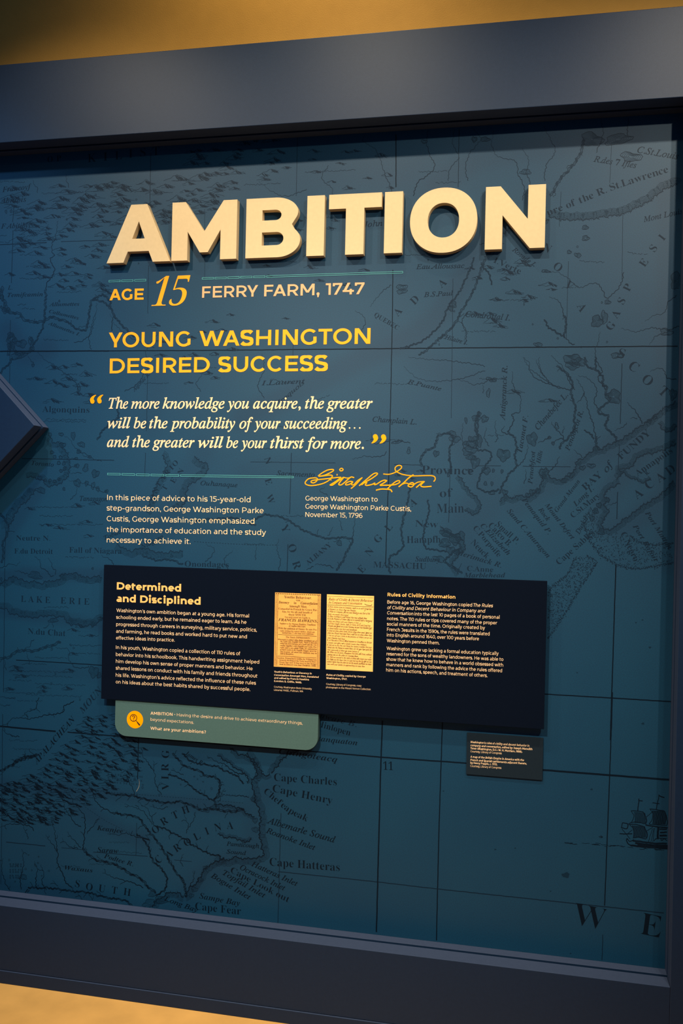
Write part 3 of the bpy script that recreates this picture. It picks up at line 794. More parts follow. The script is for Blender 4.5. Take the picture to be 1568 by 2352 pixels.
 (T_, 1.4, [(110,610),(100,650),(150,680),(180,740),(200,800),(220,850),(240,900)]), (T_, 1.9, [(400,600),(390,660),(410,720),(430,760),(400,800),(350,840),(330,900)]), (T_, 1.3, [(520,590),(510,660),(540,720),(500,770),(490,830)]), (T_, 1.3, [(600,590),(640,640),(590,700),(570,770),(580,830)]), (T_, 1.4, [(700,600),(690,660),(720,720),(800,740),(810,800),(840,860),(830,920)]), (T_, 1.3, [(830,680),(860,740),(850,790),(870,850)]), (T_, 1.4, [(930,580),(960,640),(980,700),(940,760),(930,830)]), (T_, 1.5, [(1190,540),(1200,620),(1170,700)]), (T_, 1.5, [(1320,540),(1310,620)]), (T_, 5, [(960,900),(1000,830),(1060,760),(1100,700),(1110,640)]),
 (T_, 1.1, [(-60,1000),(-40,880),(-90,820),(-60,760)]), (T_, 1.2, [(-380,830),(-320,880),(-250,900),(-160,870)]),
 (J_, 1.3, [(80,0),(70,60),(50,120),(60,170)]), (J_, 1.4, [(380,90),(320,180),(330,250),(280,330),(220,370)]), (J_, 1.2, [(150,0),(180,60),(260,120),(360,160)]), (J_, 3, [(180,450),(190,490),(150,520),(110,560),(90,600)]), (J_, 1.2, [(600,270),(560,330),(580,370)]), (J_, 1.4, [(870,190),(880,260),(850,340),(880,400)]), (J_, 1.3, [(0,650),(40,680),(110,700)]),
 (K_, 3.4, [(470,300),(560,290),(660,290),(740,320)]), (K_, 1.3, [(520,400),(560,430),(520,480)]), (K_, 1.3, [(640,430),(600,470),(620,510)]), (K_, 3, [(240,450),(300,470),(360,470),(420,490)]), (K_, 1.2, [(740,410),(740,470)]),
 (H_, 1.8, [(0,480),(12,540),(0,600)]), (H_, 1.4, [(10,560),(60,580),(130,580),(200,590)]),
]
mr = MB(); mrd = MB(); mrc = MB()
def twigs(tgt, p, every, lmin, lmax):
    """short feeder streams leaving a river on either side"""
    k = random.randint(4, 9)
    while k < len(p) - 3:
        x, y = p[k]
        dx, dy = p[k + 2][0] - p[k - 2][0], p[k + 2][1] - p[k - 2][1]
        a = math.atan2(dy, dx) + random.choice((-1, 1)) * random.uniform(1.9, 2.6)
        l = random.uniform(lmin, lmax)
        q = [(x, y), (x + l * .5 * math.cos(a), y + l * .5 * math.sin(a)), (x + l * math.cos(a + random.uniform(-.6, .6)), y + l * math.sin(a + random.uniform(-.6, .6)))]
        ribbon(tgt, wiggle(q, .9, 1.6), 1.0)
        k += int(random.uniform(.5, 1.5) * every / 1.6)
for (ox, oy, s), wd, pts in rivers:
    P = Z(ox, oy, s, pts)
    south = (oy + pts[0][1] / s) > 1640
    tgt = mrd if south else mr
    if wd >= 2.4:      # broad rivers are drawn as a pair of banks with a shaded core
        p = wiggle(P, 1.35, 1.6)
        ph = random.uniform(0, 6)
        ribbon(tgt, [(x + random.uniform(-.5, .5), y + random.uniform(-.5, .5)) for x, y in offset_line(p, wd * .44)], 1.25)
        ribbon(tgt, [(x + random.uniform(-.5, .5), y + random.uniform(-.5, .5)) for x, y in offset_line(p, -wd * .44)], 1.25)
        ribbon(tgt if south else mrc, p, wd * 0.5, wfun=lambda t, wd=wd, ph=ph: wd * (0.34 + 0.30 * math.sin(t * 55 + ph)))
        if south or random.random() < .5:
            twigs(tgt, p, 34 if south else 60, 6, 17)
    else:
        p = wiggle(P, 1.25, 1.6)
        ribbon(tgt, p, wd, taper=True)
        if south:
            twigs(tgt, p, 46, 5, 13)
mr.build('river_lines', M_ink, mural)
mrc.build('river_shading', M_inkl, mural)
mrd.build('southern_river_lines', M_inkd, mural)

# coasts with engraved water lines; sign tells on which side the water lies
coasts = [
 (C_, 1, 5, [(0,400),(60,335),(140,305),(210,330),(270,355),(380,355),(450,375),(530,355),(610,350),(650,320),(640,280),(680,280),(760,270),(850,280),(900,305),(980,310),(1040,300),(1100,320)]),
 (C_, -1, 5, [(0,640),(60,650),(110,700),(180,720),(250,730),(330,740),(400,745),(470,730),(540,725),(620,730),(680,740),(720,790),(760,830),(800,820),(840,810),(900,840),(960,820),(1000,850),(1050,800),(1100,770)]),
 (B_, 1, 4, [(540,860),(570,920),(640,930),(700,1000),(740,1080),(745,1180),(740,1270),(690,1340),(600,1380),(520,1390),(460,1340),(380,1310),(290,1290)]),
 (B_, 1, 6, [(380,1430),(300,1540),(200,1640),(140,1740),(90,1840)]),
 (E_, 1, 4, [(290,1000),(340,960),(380,990),(420,960),(470,970),(520,960),(570,910),(590,850),(570,790),(620,780),(640,830),(700,850),(770,830),(820,780),(820,730),(880,700),(930,660),(960,620),(990,640),(1050,610),(1110,590),(1200,530),(1290,470),(1380,400),(1450,350),(1520,310)]),
 (E_, 1, 3, [(0,830),(30,850),(60,900),(110,960),(160,1010),(150,1080),(100,1090),(50,1060)]),
 (E_, -1, 4, [(1110,850),(1150,800),(1130,775),(1200,770),(1240,720),(1290,680),(1380,660),(1450,640),(1520,600)]),
 (E_, -1, 3, [(1400,460),(1430,500),(1470,520),(1530,480)]),
 (E_, 1, 4, [(1130,880),(1060,910),(1020,960),(1060,990),(1020,1030),(1050,1080),(1020,1120),(1010,1190),(1060,1200),(1100,1180),(1150,1130),(1190,1110),(1230,1080),(1290,1030),(1340,1000),(1400,970),(1450,920),(1500,860)]),
 (E_, -1, 2, [(1150,800),(1200,840),(1260,860),(1300,870),(1340,840)]),
 (H_, 1, 5, [(185,310),(235,390),(255,440),(215,500),(235,560),(240,610),(262,660),(272,740),(270,820),(280,900),(292,968),(230,985),(180,985),(110,980),(50,1000),(0,960)][::-1]),
 (D2, 1, 4, [(1195,1150),(1215,1100),(1260,1060),(1290,1010),(1330,960),(1390,920),(1440,900)]),
 (D2, -1, 4, [(1180,1150),(1150,1130),(1090,1120),(1040,1150),(1000,1180),(970,1230)]),
 (H_, -1, 2, [(0,320),(60,360),(120,410),(180,440),(200,500)]),
 (H_, 1, 2, [(0,640),(60,640),(130,660),(180,690),(235,720)]),
 (H_, -1, 2, [(0,830),(50,850),(110,850),(170,880),(220,860)]),
 (H_, 1, 4, [(350,440),(385,385),(430,330),(500,300),(560,280)][::-1]),
 (H_, 1, 3, [(80,280),(130,310),(200,330),(240,370),(290,440),(335,450)]),
 (F2, -1, 6, [(940,200),(1050,215),(1200,200),(1300,180),(1400,130),(1500,60),(1540,50)]),
 (F2, 1, 3, [(640,390),(690,330),(720,280),(800,230),(880,220),(940,215)]),
 (G_, 1, 3, [(1300,1480),(1360,1520),(1440,1560),(1470,1620),(1420,1680),(1380,1740),(1430,1800)]),
 (K_, 1, 5, [(470,20),(530,60),(500,110),(440,150),(430,220),(380,260)]),
 (K_, -1, 4, [(330,10),(350,60),(310,130),(280,210),(260,260)]),
 (K_, 1, 5, [(130,400),(190,430),(250,420),(330,440),(420,430)]),
]
mb = MB(); mbl = MB(); mbs = MB(); mbsl = MB()
for (ox, oy, s), side, n, pts in coasts:
    south = oy + pts[0][1] / s > 1640
    cm, cl = (mbs, mbsl) if south else (mb, mbl)
    base = wiggle(Z(ox, oy, s, pts), 2.0, 1.8)
    ribbon(cm, base, 2.2 if south else 1.9)
    for k in range(n):
        d = side * (2.6 + k * 2.5)
        q = offset_line(base, d)
        q = [(x + random.uniform(-.4, .4), y + random.uniform(-.4, .4)) for x, y in q]
        ribbon(cl, q, 0.95 - 0.06 * k)
    for k in range(0, len(base) - 1, 3):   # short hatching against the land
        x, y = base[k]
        x1, y1 = base[k + 1]
        l = math.hypot(x1 - x, y1 - y) or 1
        nx, ny = (y1 - y) / l * side, -(x1 - x) / l * side
        h = random.uniform(1.5, 4.5)
        ribbon(cm if south else cl, [(x, y), (x + nx * h, y + ny * h)], 0.9)
mb.build('coast_lines', M_ink, mural)
mbl.build('water_lines', M_inkl, mural)
mbs.build('southern_coast_lines', M_inkd, mural)
mbsl.build('southern_water_lines', M_ink, mural)

# lakes, islands and dark engraved masses
mb = MB(); mbl = MB()
def loop(x, y, rx, ry, ang=0.0, wob=0.25, n=18):
    ph = random.uniform(0, 6)
    out = []
    ca, sa = math.cos(ang), math.sin(ang)
    for i in range(n + 1):
        t = 2 * math.pi * i / n
        k = 1 + wob * math.sin(3 * t + ph) * .6 + wob * math.sin(5 * t + 2 * ph) * .5
        X, Y = rx * k * math.cos(t), ry * k * math.sin(t)
        out.append((x + X * ca - Y * sa, y + X * sa + Y * ca))
    out[-1] = out[0]
    return out
def lake(x, y, rx, ry, ang=0.0, fill=True, wd=1.3):
    L = loop(x, y, rx, ry, ang)
    ribbon(mb, L, wd)
    if fill:
        for k in range(1, int(min(rx, ry) / 1.8) + 1):
            f = 1 - k * 1.8 / max(2.2, min(rx, ry))
            if f > 0.1:
                ribbon(mbl, [(x + (a - x) * f, y + (b - y) * f) for a, b in L], 0.8)
for s_, lst in ((B_, [(660,835,26,16),(790,850,22,40),(880,945,40,26),(675,950,34,26),(850,1020,22,22),(970,1080,18,14),(925,1200,26,44),(1030,1260,40,40),(835,1360,36,40),(935,1365,18,26),(1005,1390,18,38),(1055,1425,18,26),(1150,1450,20,16),(830,1175,26,20),(820,1095,20,10),(690,1425,12,18),(560,1030,20,18),(590,1080,16,20),(655,1085,18,20),(690,1150,16,20),(635,1145,18,20),(700,1205,20,20),(660,1230,18,16),(430,1305,24,18),(490,1330,16,16),(540,1335,18,16),(590,1345,18,16),(640,1320,20,16),(440,1440,50,30),(540,840,16,24)]),
                 (A_, [(110,1740,30,30),(160,1800,26,30),(230,1830,60,40),(330,1800,20,40),(120,1860,40,50),(200,1960,90,36),(355,2065,14,16),(850,2310,16,40),(20,1330,20,30),(20,1250,16,40),(60,1470,40,30),(65,405,10,18),(120,400,10,18),(640,1370,8,10),(350,1880,20,24)]),
                 (C_, [(380,290,70,40),(1010,1330,50,60),(1070,1370,20,30),(575,775,50,22),(10,345,12,30),(1000,215,10,12)]),
                 (E_, [(1085,275,50,48),(520,570,36,44),(320,680,46,40),(130,425,30,18),(190,430,24,24),(150,395,14,16),(690,480,12,24),(640,560,10,10),(665,600,10,12),(250,160,26,12),(215,250,12,30),(60,440,8,20),(200,790,30,24),(250,790,8,12),(310,795,8,12),(240,880,8,14),(195,880,10,14),(240,945,20,12),(100,700,36,16),(90,790,20,10),(90,570,14,20),(60,600,20,14),(520,940,20,20),(560,930,16,18),(490,960,18,14),(800,60,50,26),(1500,260,24,36),(1000,1215,22,22),(960,1070,20,20),(985,1030,18,18),(935,1120,16,20),(740,860,20,16),(790,820,26,18),(930,755,30,14),(870,770,22,14),(1335,445,16,14),(1370,420,14,14),(330,940,20,16),(600,830,20,14)]),
                 (F2, [(1110,250,14,10),(1112,300,16,12),(1165,690,26,28),(1200,670,14,30),(1035,365,10,8),(1075,380,16,10),(1215,600,14,10),(1260,850,30,12),(1050,870,40,26),(1080,880,30,18),(490,610,16,16),(480,630,10,12),(250,530,26,12),(250,550,24,10),(890,800,20,10),(925,455,20,6),(660,960,16,6),(1540,500,30,40),(1490,740,30,16)]),
                 (G_, [(1000,890,40,8),(1080,950,10,24),(1500,950,50,30),(1400,870,40,20),(1520,900,40,22),(1540,1030,30,40),(1380,830,30,16),(1400,1560,40,40),(1340,1520,40,30),(1440,1540,30,30),(1330,1590,36,30),(1370,1640,30,26),(1290,1700,40,20),(600,1590,16,20),(1420,1650,30,20),(1560,880,30,40),(1270,970,20,20)]),
                 (H_, [(235,600,22,20),(240,740,16,16),(240,800,20,16),(230,610,14,12),(260,450,22,22),(245,380,18,14)]),
                 (D2, [(1250,1100,20,16),(1290,1040,16,14),(1230,1140,16,12),(1320,960,14,12),(1030,1170,40,24),(980,1130,24,18),(960,1190,40,26),(1380,570,30,16),(150,1020,22,16),(1330,590,20,14)]),
                 (T_, [(845,790,24,12),(1150,640,50,30),(1270,640,60,24),(1330,720,50,20),(610,640,12,12),(660,640,20,10),(380,650,14,8)])):
    ox, oy, s = s_
    for x, y, rx, ry in lst:
        lake(ox + x / s, oy + y / s, rx / s, ry / s, random.uniform(-.3, .3))
mb.build('lake_outlines', M_ink, mural)
mbl.build('lake_shading', M_inkl, mural)

# engraved hills: a ridge line with hatching on its shaded side
mb = MB(); mbd = MB()
def hill(mb, x, y, wd, h, slope=0.0, ink=1.0):
    n = 9
    peak = random.uniform(.35, .6)
    pts = []
    for i in range(n):
        t = i / (n - 1)
        e = max(0.0, 1 - abs(t - peak) / (peak if t < peak else 1 - peak))
        z = h * (e ** 1.3) * random.uniform(.8, 1.2) + h * .12 * random.random()
        pts.append((x + (t - .5) * wd, y - z + (t - .5) * wd * slope))
    ribbon(mb, wiggle(pts, .45, 1.4), 0.75)
    px_, py_ = x + (peak - .5) * wd, y - h
    for k in range(int(9 + wd / 3.2)):      # packed slanting strokes under the crest
        t = random.random() ** 1.4
        sx = px_ + (t - .12) * wd * .42
        sy = py_ + abs(t - .1) * h * .8 + (t - .12) * wd * .42 * slope + random.uniform(0, h * .25)
        l = random.uniform(.3, .8) * (h + 2) * (1.1 - t * .6)
        ribbon(mb, [(sx, sy), (sx + l * .35, sy + l * .55), (sx + l * .9, sy + l)], random.uniform(.7, 1.35) * ink)
    for k in range(3):                      # broken ground lines
        x0 = x + random.uniform(-.6, .2) * wd
        y0 = y + random.uniform(-1, 3) + (x0 - x) * slope
        l = random.uniform(.2, .6) * wd
        ribbon(mb, wiggle([(x0, y0), (x0 + l * .5, y0 + l * .5 * slope), (x0 + l, y0 + l * slope)], .5, 1.6), .55)
def inpoly(x, y, P):
    c = False
    for (x0, y0), (x1, y1) in zip(P, P[1:] + P[:1]):
        if (y0 > y) != (y1 > y) and x < (x1 - x0) * (y - y0) / (y1 - y0) + x0:
            c = not c
    return c
def hills(mb, P, n, w0, w1, slope=0.0, ink=1.0):
    xs = [p[0] for p in P]; ys = [p[1] for p in P]
    k = 0
    got = []
    for _ in range(n * 30):
        x, y = random.uniform(min(xs), max(xs)), random.uniform(min(ys), max(ys))
        wd = random.uniform(w0, w1)
        if not inpoly(x, y, P) or any(abs(x - a) < (wd + b) * .40 and abs(y - c) < 6 for a, b, c in got):
            continue
        got.append((x, wd, y))
        hill(mb, x, y, wd, wd * random.uniform(.15, .26), slope, ink)
        k += 1
        if k >= n:
            break
hills(mb, [(20, 435), (330, 415), (420, 405), (560, 395), (560, 455), (300, 560), (30, 565)], 92, 24, 58, -.06)
hills(mb, [(130, 560), (250, 560), (250, 680), (120, 680)], 22, 20, 40)
hills(mb, [(30, 560), (120, 560), (110, 640), (20, 640)], 9, 24, 44)
hills(mb, [(420, 330), (660, 315), (680, 420), (440, 400)], 26, 22, 46, -.05)
hills(mb, [(690, 350), (900, 330), (900, 440), (700, 430)], 12, 18, 34)
hills(mb, [(40, 840), (200, 830), (230, 930), (110, 935), (90, 880)], 13, 22, 44)
hills(mb, [(60, 1160), (240, 1150), (240, 1235), (70, 1230)], 7, 22, 40)
hills(mb, [(1060, 600), (1260, 590), (1270, 700), (1180, 780), (1080, 740)], 18, 22, 46)
hills(mb, [(640, 480), (780, 480), (860, 620), (700, 730), (560, 740)], 16, 16, 30)
hills(mb, [(330, 720), (560, 720), (540, 880), (360, 900)], 16, 18, 34)
hills(mb, [(1180, 895), (1260, 895), (1260, 925), (1180, 925)], 2, 40, 56)
hills(mb, [(880, 1060), (1010, 1060), (1000, 1110), (880, 1110)], 4, 14, 24)
hills(mb, [(150, 1410), (234, 1410), (234, 1520), (160, 1510)], 5, 18, 34)
hills(mb, [(10, 1530), (180, 1535), (175, 1600), (10, 1600)], 8, 18, 34)
belt = [(262, 1640), (330, 1700), (330, 1740), (300, 1790), (230, 1830), (160, 1870), (130, 1895), (0, 1885), (0, 1800), (60, 1790), (110, 1760), (170, 1695), (200, 1650)]
hills(mbd, belt, 150, 20, 46, .12, 1.25)
hills(mbd, [(0, 1800), (150, 1800), (130, 1895), (0, 1890)], 36, 18, 38, .1, 1.25)
mb.build('hill_hatching', M_ink, mural)
mbd.build('mountain_hatching', M_inkd, mural)

# tiny settlement marks and lines of minute engraved script
mb = MB()
def scribble(x, y, length, h, slope=0.0, wd=.8):
    pts = []
    n = int(length / 2.2)
    for i in range(n):
        if random.random() < .12 and len(pts) > 3:
            ribbon(mb, pts, wd); pts = []
        pts.append((x + i * 2.2 + random.uniform(-.6, .6), y + i * 2.2 * slope + random.uniform(-h, h) * .5))
    if len(pts) > 2:
        ribbon(mb, pts, wd)
for x, y, l, sl in ((0,418,60,0),(95,445,100,-.05),(40,480,110,-.03),(35,530,60,0),(0,541,18,0),(40,544,50,-.05),(0,556,30,0),(45,585,30,0),(60,612,40,0),(45,640,60,0),(130,672,60,-.05),(40,700,26,0),(50,709,34,0),(180,750,40,0),(100,780,60,.02),(140,860,40,0),(60,870,50,0),(105,948+15,95,.01),(100,967,100,.02),(70,1165,120,0),(90,1185,80,0),(90,1205,100,0),(180,1205,60,0),(150,1280,70,0),(100,1395,60,0),(180,1460,50,0),(160,1482,75,.02),(165,1500,70,.03),(80,1510,80,.02),(50,1525,60,0),(20,1540,150,.03),(30,1550,140,.04),(20,1562,60,.04),(80,1570,120,.04),(10,1590,90,.03),(60,1595,130,.04),(40,1610,60,0),(20,1700,70,.02),(30,1720,80,.02),(40,1740,50,0),(10,1760,40,.05),(240,1955,90,.05),(250,1935,50,0),(205,1985,40,0),(140,1990,50,0),(330,880,60,0),(420,845,80,-.02),(600,560,90,-.03),(620,600,70,0),(700,500,80,-.03),(500,680,60,0),(930,585,60,0),(1060,760,80,.02),(1130,690,100,-.02),(1100,560,60,0),(860,880,90,.03),(640,980,80,0),(700,930,60,-.4),(620,870,60,.2),(560,1030,80,0),(840,1010,80,0),(560,1250,50,0),(640,1185,60,0),(1100,870,60,0),(1120,1000,40,0),(1330,600,60,.04),(1290,660,40,0),(1440,580,50,.1),(960,395,70,-.03),(1000,420,60,-.03),(700,395,120,-.04),(560,425,90,-.05),(300,440,60,-.05),(360,600,50,-.02),(500,550,40,0)):
    scribble(x, y, l, 4.2, sl)
for _ in range(60):
    x, y = random.choice([(random.uniform(10, 330), random.uniform(430, 700)), (random.uniform(0, 230), random.uniform(1480, 1640)), (random.uniform(20, 120), random.uniform(1960, 2040)), (random.uniform(290, 520), random.uniform(1780, 1830)), (random.uniform(950, 1400), random.uniform(560, 800))])
    ribbon(mb, loop(x, y, random.uniform(1, 2.2), random.uniform(1.2, 2.8), n=8), .9)
for k in range(3):
    for i in range(5):
        for j in range(2):
            ribbon(mb, loop(24 + i * 6 + random.uniform(-1, 1), 1985 + k * 13 + j * 5, 1.3, 1.6, n=6), 1.2)
for i in range(12):
    for j in range(3):
        ribbon(mb, loop(250 + i * 7 + random.uniform(-2, 2), 1778 + j * 9 + i * .6, 1.2, 1.8, n=6), .9)
# dotted boundaries
for pts in (Z(*D2, [(200,405),(400,440),(600,465),(900,490),(1350,525),(1568,545)]), Z(*D2, [(460,480),(560,580),(680,660),(800,720),(900,760)]), Z(*K_, [(470,390),(600,398),(740,405),(840,405)]), Z(*H_, [(0,568),(200,585)])):
    q = resample(pts, 3.2)
    for a, b in zip(q[::2], q[1::2]):
        ribbon(mb, [a, b], 1.0)
mb.build('engraved_marks', M_ink, mural)

# stippled banks
mb = MB()
def stipple(P, n, edge):
    xs = [p[0] for p in P]; ys = [p[1] for p in P]
    k = 0
    while k < n:
        x, y = random.uniform(min(xs), max(xs)), random.uniform(min(ys), max(ys))
        if inpoly(x, y, P):
            r = random.uniform(.6, 1.2)
            q = at(x, y, 0.00015 + random.random() * 1e-4)
            r *= PX
            mb.poly([(q.x + r * math.cos(a), q.y, q.z + r * math.sin(a)) for a in (0, 1.05, 2.1, 3.14, 4.2, 5.25)])
            k += 1
    for seg in edge:
        q = resample(smooth(seg, 6), 1.5)
        for x, y in q:
            for _ in range(2):
                c = at(x + random.gauss(0, 1.8), y + random.gauss(0, 1.8), 0.00015 + random.random() * 1e-4)
                r = random.uniform(.6, 1.2) * PX
                mb.poly([(c.x + r * math.cos(a), c.y, c.z + r * math.sin(a)) for a in (0, 1.05, 2.1, 3.14, 4.2, 5.25)])
e1 = Z(*E_, [(890,1190),(905,1240),(930,1290),(965,1340),(1000,1380),(1050,1415),(1100,1440),(1160,1462),(1220,1470),(1290,1468),(1350,1460),(1430,1445),(1495,1430)])
e1b = Z(*E_, [(1200,1240),(1250,1280),(1330,1300),(1420,1300),(1495,1295)])
stipple(e1 + e1b[::-1] + Z(*E_, [(1120,1220), (1010,1230)]), 520, [e1, e1b])
stipple(Z(*E_, [(880,1190),(900,1100),(960,1050),(1000,1200),(930,1290)]), 110, [Z(*E_, [(880,1190),(895,1110),(930,1060)])])
LZ = (1150, 1280, 3.75)
e2 = Z(*LZ, [(740,-10),(800,20),(815,50),(790,100),(745,170),(700,230),(650,320),(600,410),(550,490),(500,560),(450,640),(400,700)])
e2b = Z(*LZ, [(640,0),(615,60),(600,100),(560,160),(500,205),(440,250),(405,300)])
stipple(e2 + e2b[::-1], 620, [e2, e2b])
mb.build('shoal_stippling', M_ink, mural)

# blots on the old sheet
mb = MB()
for x, y, r in ((1299,2010,9),(1476,1662,3.5),(1492,1487,3),(1358,1813,3),(1379,1922,4),(1137,1951,2.5),(1183,1948,2),(1460,1430,2),(1264,2047,2),(1018,1817,2),(1310,2190,2),(1475,1424,2),(1325,1545,2)):
    L = loop(x, y, r, r * .7, n=14)
    q = [at(a, b, 0.0002) for a, b in L[:-1]]
    mb.poly([tuple(p) for p in q])
mb.build('ink_blots', M_inkl, mural)

# sailing ship near the right edge
mb = MB()
SH = (1360, 1760, 7.538)
def sl(pts, wd, amp=.25): ribbon(mb, wiggle(Z(*SH, pts), amp, 2.2), wd)
for pts, wd in (([(805,560),(800,640),(785,770)], 1.9), ([(805,595),(870,600)], 2), ([(1155,490),(1130,620),(1105,750)], 1.5), ([(1155,510),(1200,530),(1245,540)], 2.4), ([(1040,630),(1160,650)], 1.8), ([(668,770),(780,775),(870,785)], 1.6), ([(670,775),(715,850),(700,930),(665,985)], 1.2), ([(870,785),(910,850),(938,930),(925,990)], 1.8), ([(620,1000),(760,1010),(880,1040)], 1.8), ([(640,985),(750,965),(930,1000)], 1.4), ([(640,1010),(700,1070),(720,1150),(710,1230)], 1.3), ([(885,1040),(925,1110),(950,1180),(935,1250)], 2), ([(700,1240),(800,1230),(930,1260)], 1.6), ([(990,740),(1100,750),(1245,775)], 1.8), ([(995,745),(1045,820),(1035,920),(980,1000)], 1.3), ([(1245,775),(1280,860),(1295,950),(1290,1020)], 1.8), ([(920,1015),(1060,1040),(1300,1065)], 2.6), ([(980,1000),(1130,1015),(1290,1030)], 1.4), ([(1140,1040),(1135,1150),(1130,1260)], 4), ([(1060,1070),(1040,1200),(1010,1310)], 1), ([(1040,1080),(1000,1200),(970,1310)], 1), ([(1075,1070),(1060,1200),(1045,1310)], 1), ([(930,880),(1040,790)], 1), ([(940,1120),(1050,1050)], 1), ([(470,1165),(560,1172),(690,1170)], 2.2), ([(510,1085),(600,1190),(650,1260)], 1.2), ([(520,975),(505,1060)], 1.6), ([(520,980),(610,1000),(600,1080),(500,1060)], 2), ([(620,1160),(690,1100)], 1), ([(600,1245),(590,1290),(620,1340),(660,1370)], 2.2), ([(600,1250),(640,1300),(680,1290),(720,1270)], 1.8), ([(700,1290),(800,1300),(950,1320),(1110,1335),(1290,1335)], 3.4), ([(660,1370),(800,1385),(1000,1400),(1300,1425)], 4), ([(740,1330),(900,1350),(1100,1370),(1300,1375)], 4.4), ([(780,1355),(950,1375),(1300,1400)], 3.6), ([(1160,1090),(1290,1090)], 3), ([(1170,1150),(1290,1140)], 3), ([(1160,1200),(1290,1200)], 4), ([(1180,1240),(1200,1290),(1240,1250),(1290,1290)], 1.6), ([(1060,1300),(1120,1250),(1290,1250)], 1.5)):
    sl(pts, wd)
for k in range(15):
    x = 725 + k * 13
    sl([(x, 785 + k * 1.5), (x + 14, 880), (x + 10, 985)], .9, .1)
    sl([(690 + k * 15, 1025 + k), (716 + k * 15, 1130), (712 + k * 15, 1235)], 1.2, .1)
    sl([(1040 + k * 15, 765 + k), (1055 + k * 15.5, 880), (1045 + k * 15.5, 1010)], 1.4, .1)
for k in range(26):
    x = random.uniform(0, 1150); y = 1340 + x * .075 + random.uniform(-14, 34)
    sl([(x, y), (x + random.uniform(40, 150), y + random.uniform(0, 14))], .9, .5)
for k in range(12):
    x = random.uniform(-560, 60); y = 1340 + (x) * .03 + random.uniform(-16, 16)
    sl([(x, y), (x + random.uniform(40, 160), y + 8)], .8, .5)
sl([(120,1222),(180,1226)], 2.2)
mb.build('ship_engraving', M_inkd, mural)

# map lettering
ml = MB(); mld = MB()
RO, IT, BI = 'bold', 'italic', 'bolditalic'
def lab(text, p0, p1, cap, style=RO, dark=None):
    tgt = mld if (dark if dark is not None else p0[1] > 1640) else ml
    off = {RO: -0.012, IT: 0.006, BI: -0.008}[style]
    put_serif(tgt, text, p0, p1, cap, style, 0.00035 + random.random() * 5e-5, off, 2)
def arc_lab(text, pts, cap, style=RO, dark=None):
    """letters spread evenly along a bent line"""
    tgt = mld if (dark if dark is not None else pts[0][1] > 1640) else ml
    P = resample(smooth(pts, 12), 1.0)
    chars = list(text)
    off = {RO: -0.012, IT: 0.006, BI: -0.008}[style]
    wid = []
    for c in chars:
        if c == ' ':
            wid.append(.3)
        else:
            _, _, a, b = serif_mesh(c, style, off, 2)
            wid.append(b - a + .07)
    tot = sum(wid)
    acc = 0
    for c, wv in zip(chars, wid):
        f = (acc + wv / 2) / tot * (len(P) - 1)
        i = min(len(P) - 2, int(f))
        x, y = P[i]
        x0, y0 = P[max(0, i - 4)]; x1, y1 = P[min(len(P) - 1, i + 5)]
        ang = math.degrees(math.atan2(-(y1 - y0), x1 - x0))
        if c != ' ':
            n = math.hypot(x1 - x0, y1 - y0)
            put_char(tgt, c, x + (y1 - y0) / n * cap * .5, y - (x1 - x0) / n * cap * .5, cap, ang, style, 0.00035 + random.random() * 5e-5, off, (len(P) / tot) / (cap / SCAP) if len(P) / tot / (cap / SCAP) < 1.15 else 1.08)
        acc += wv
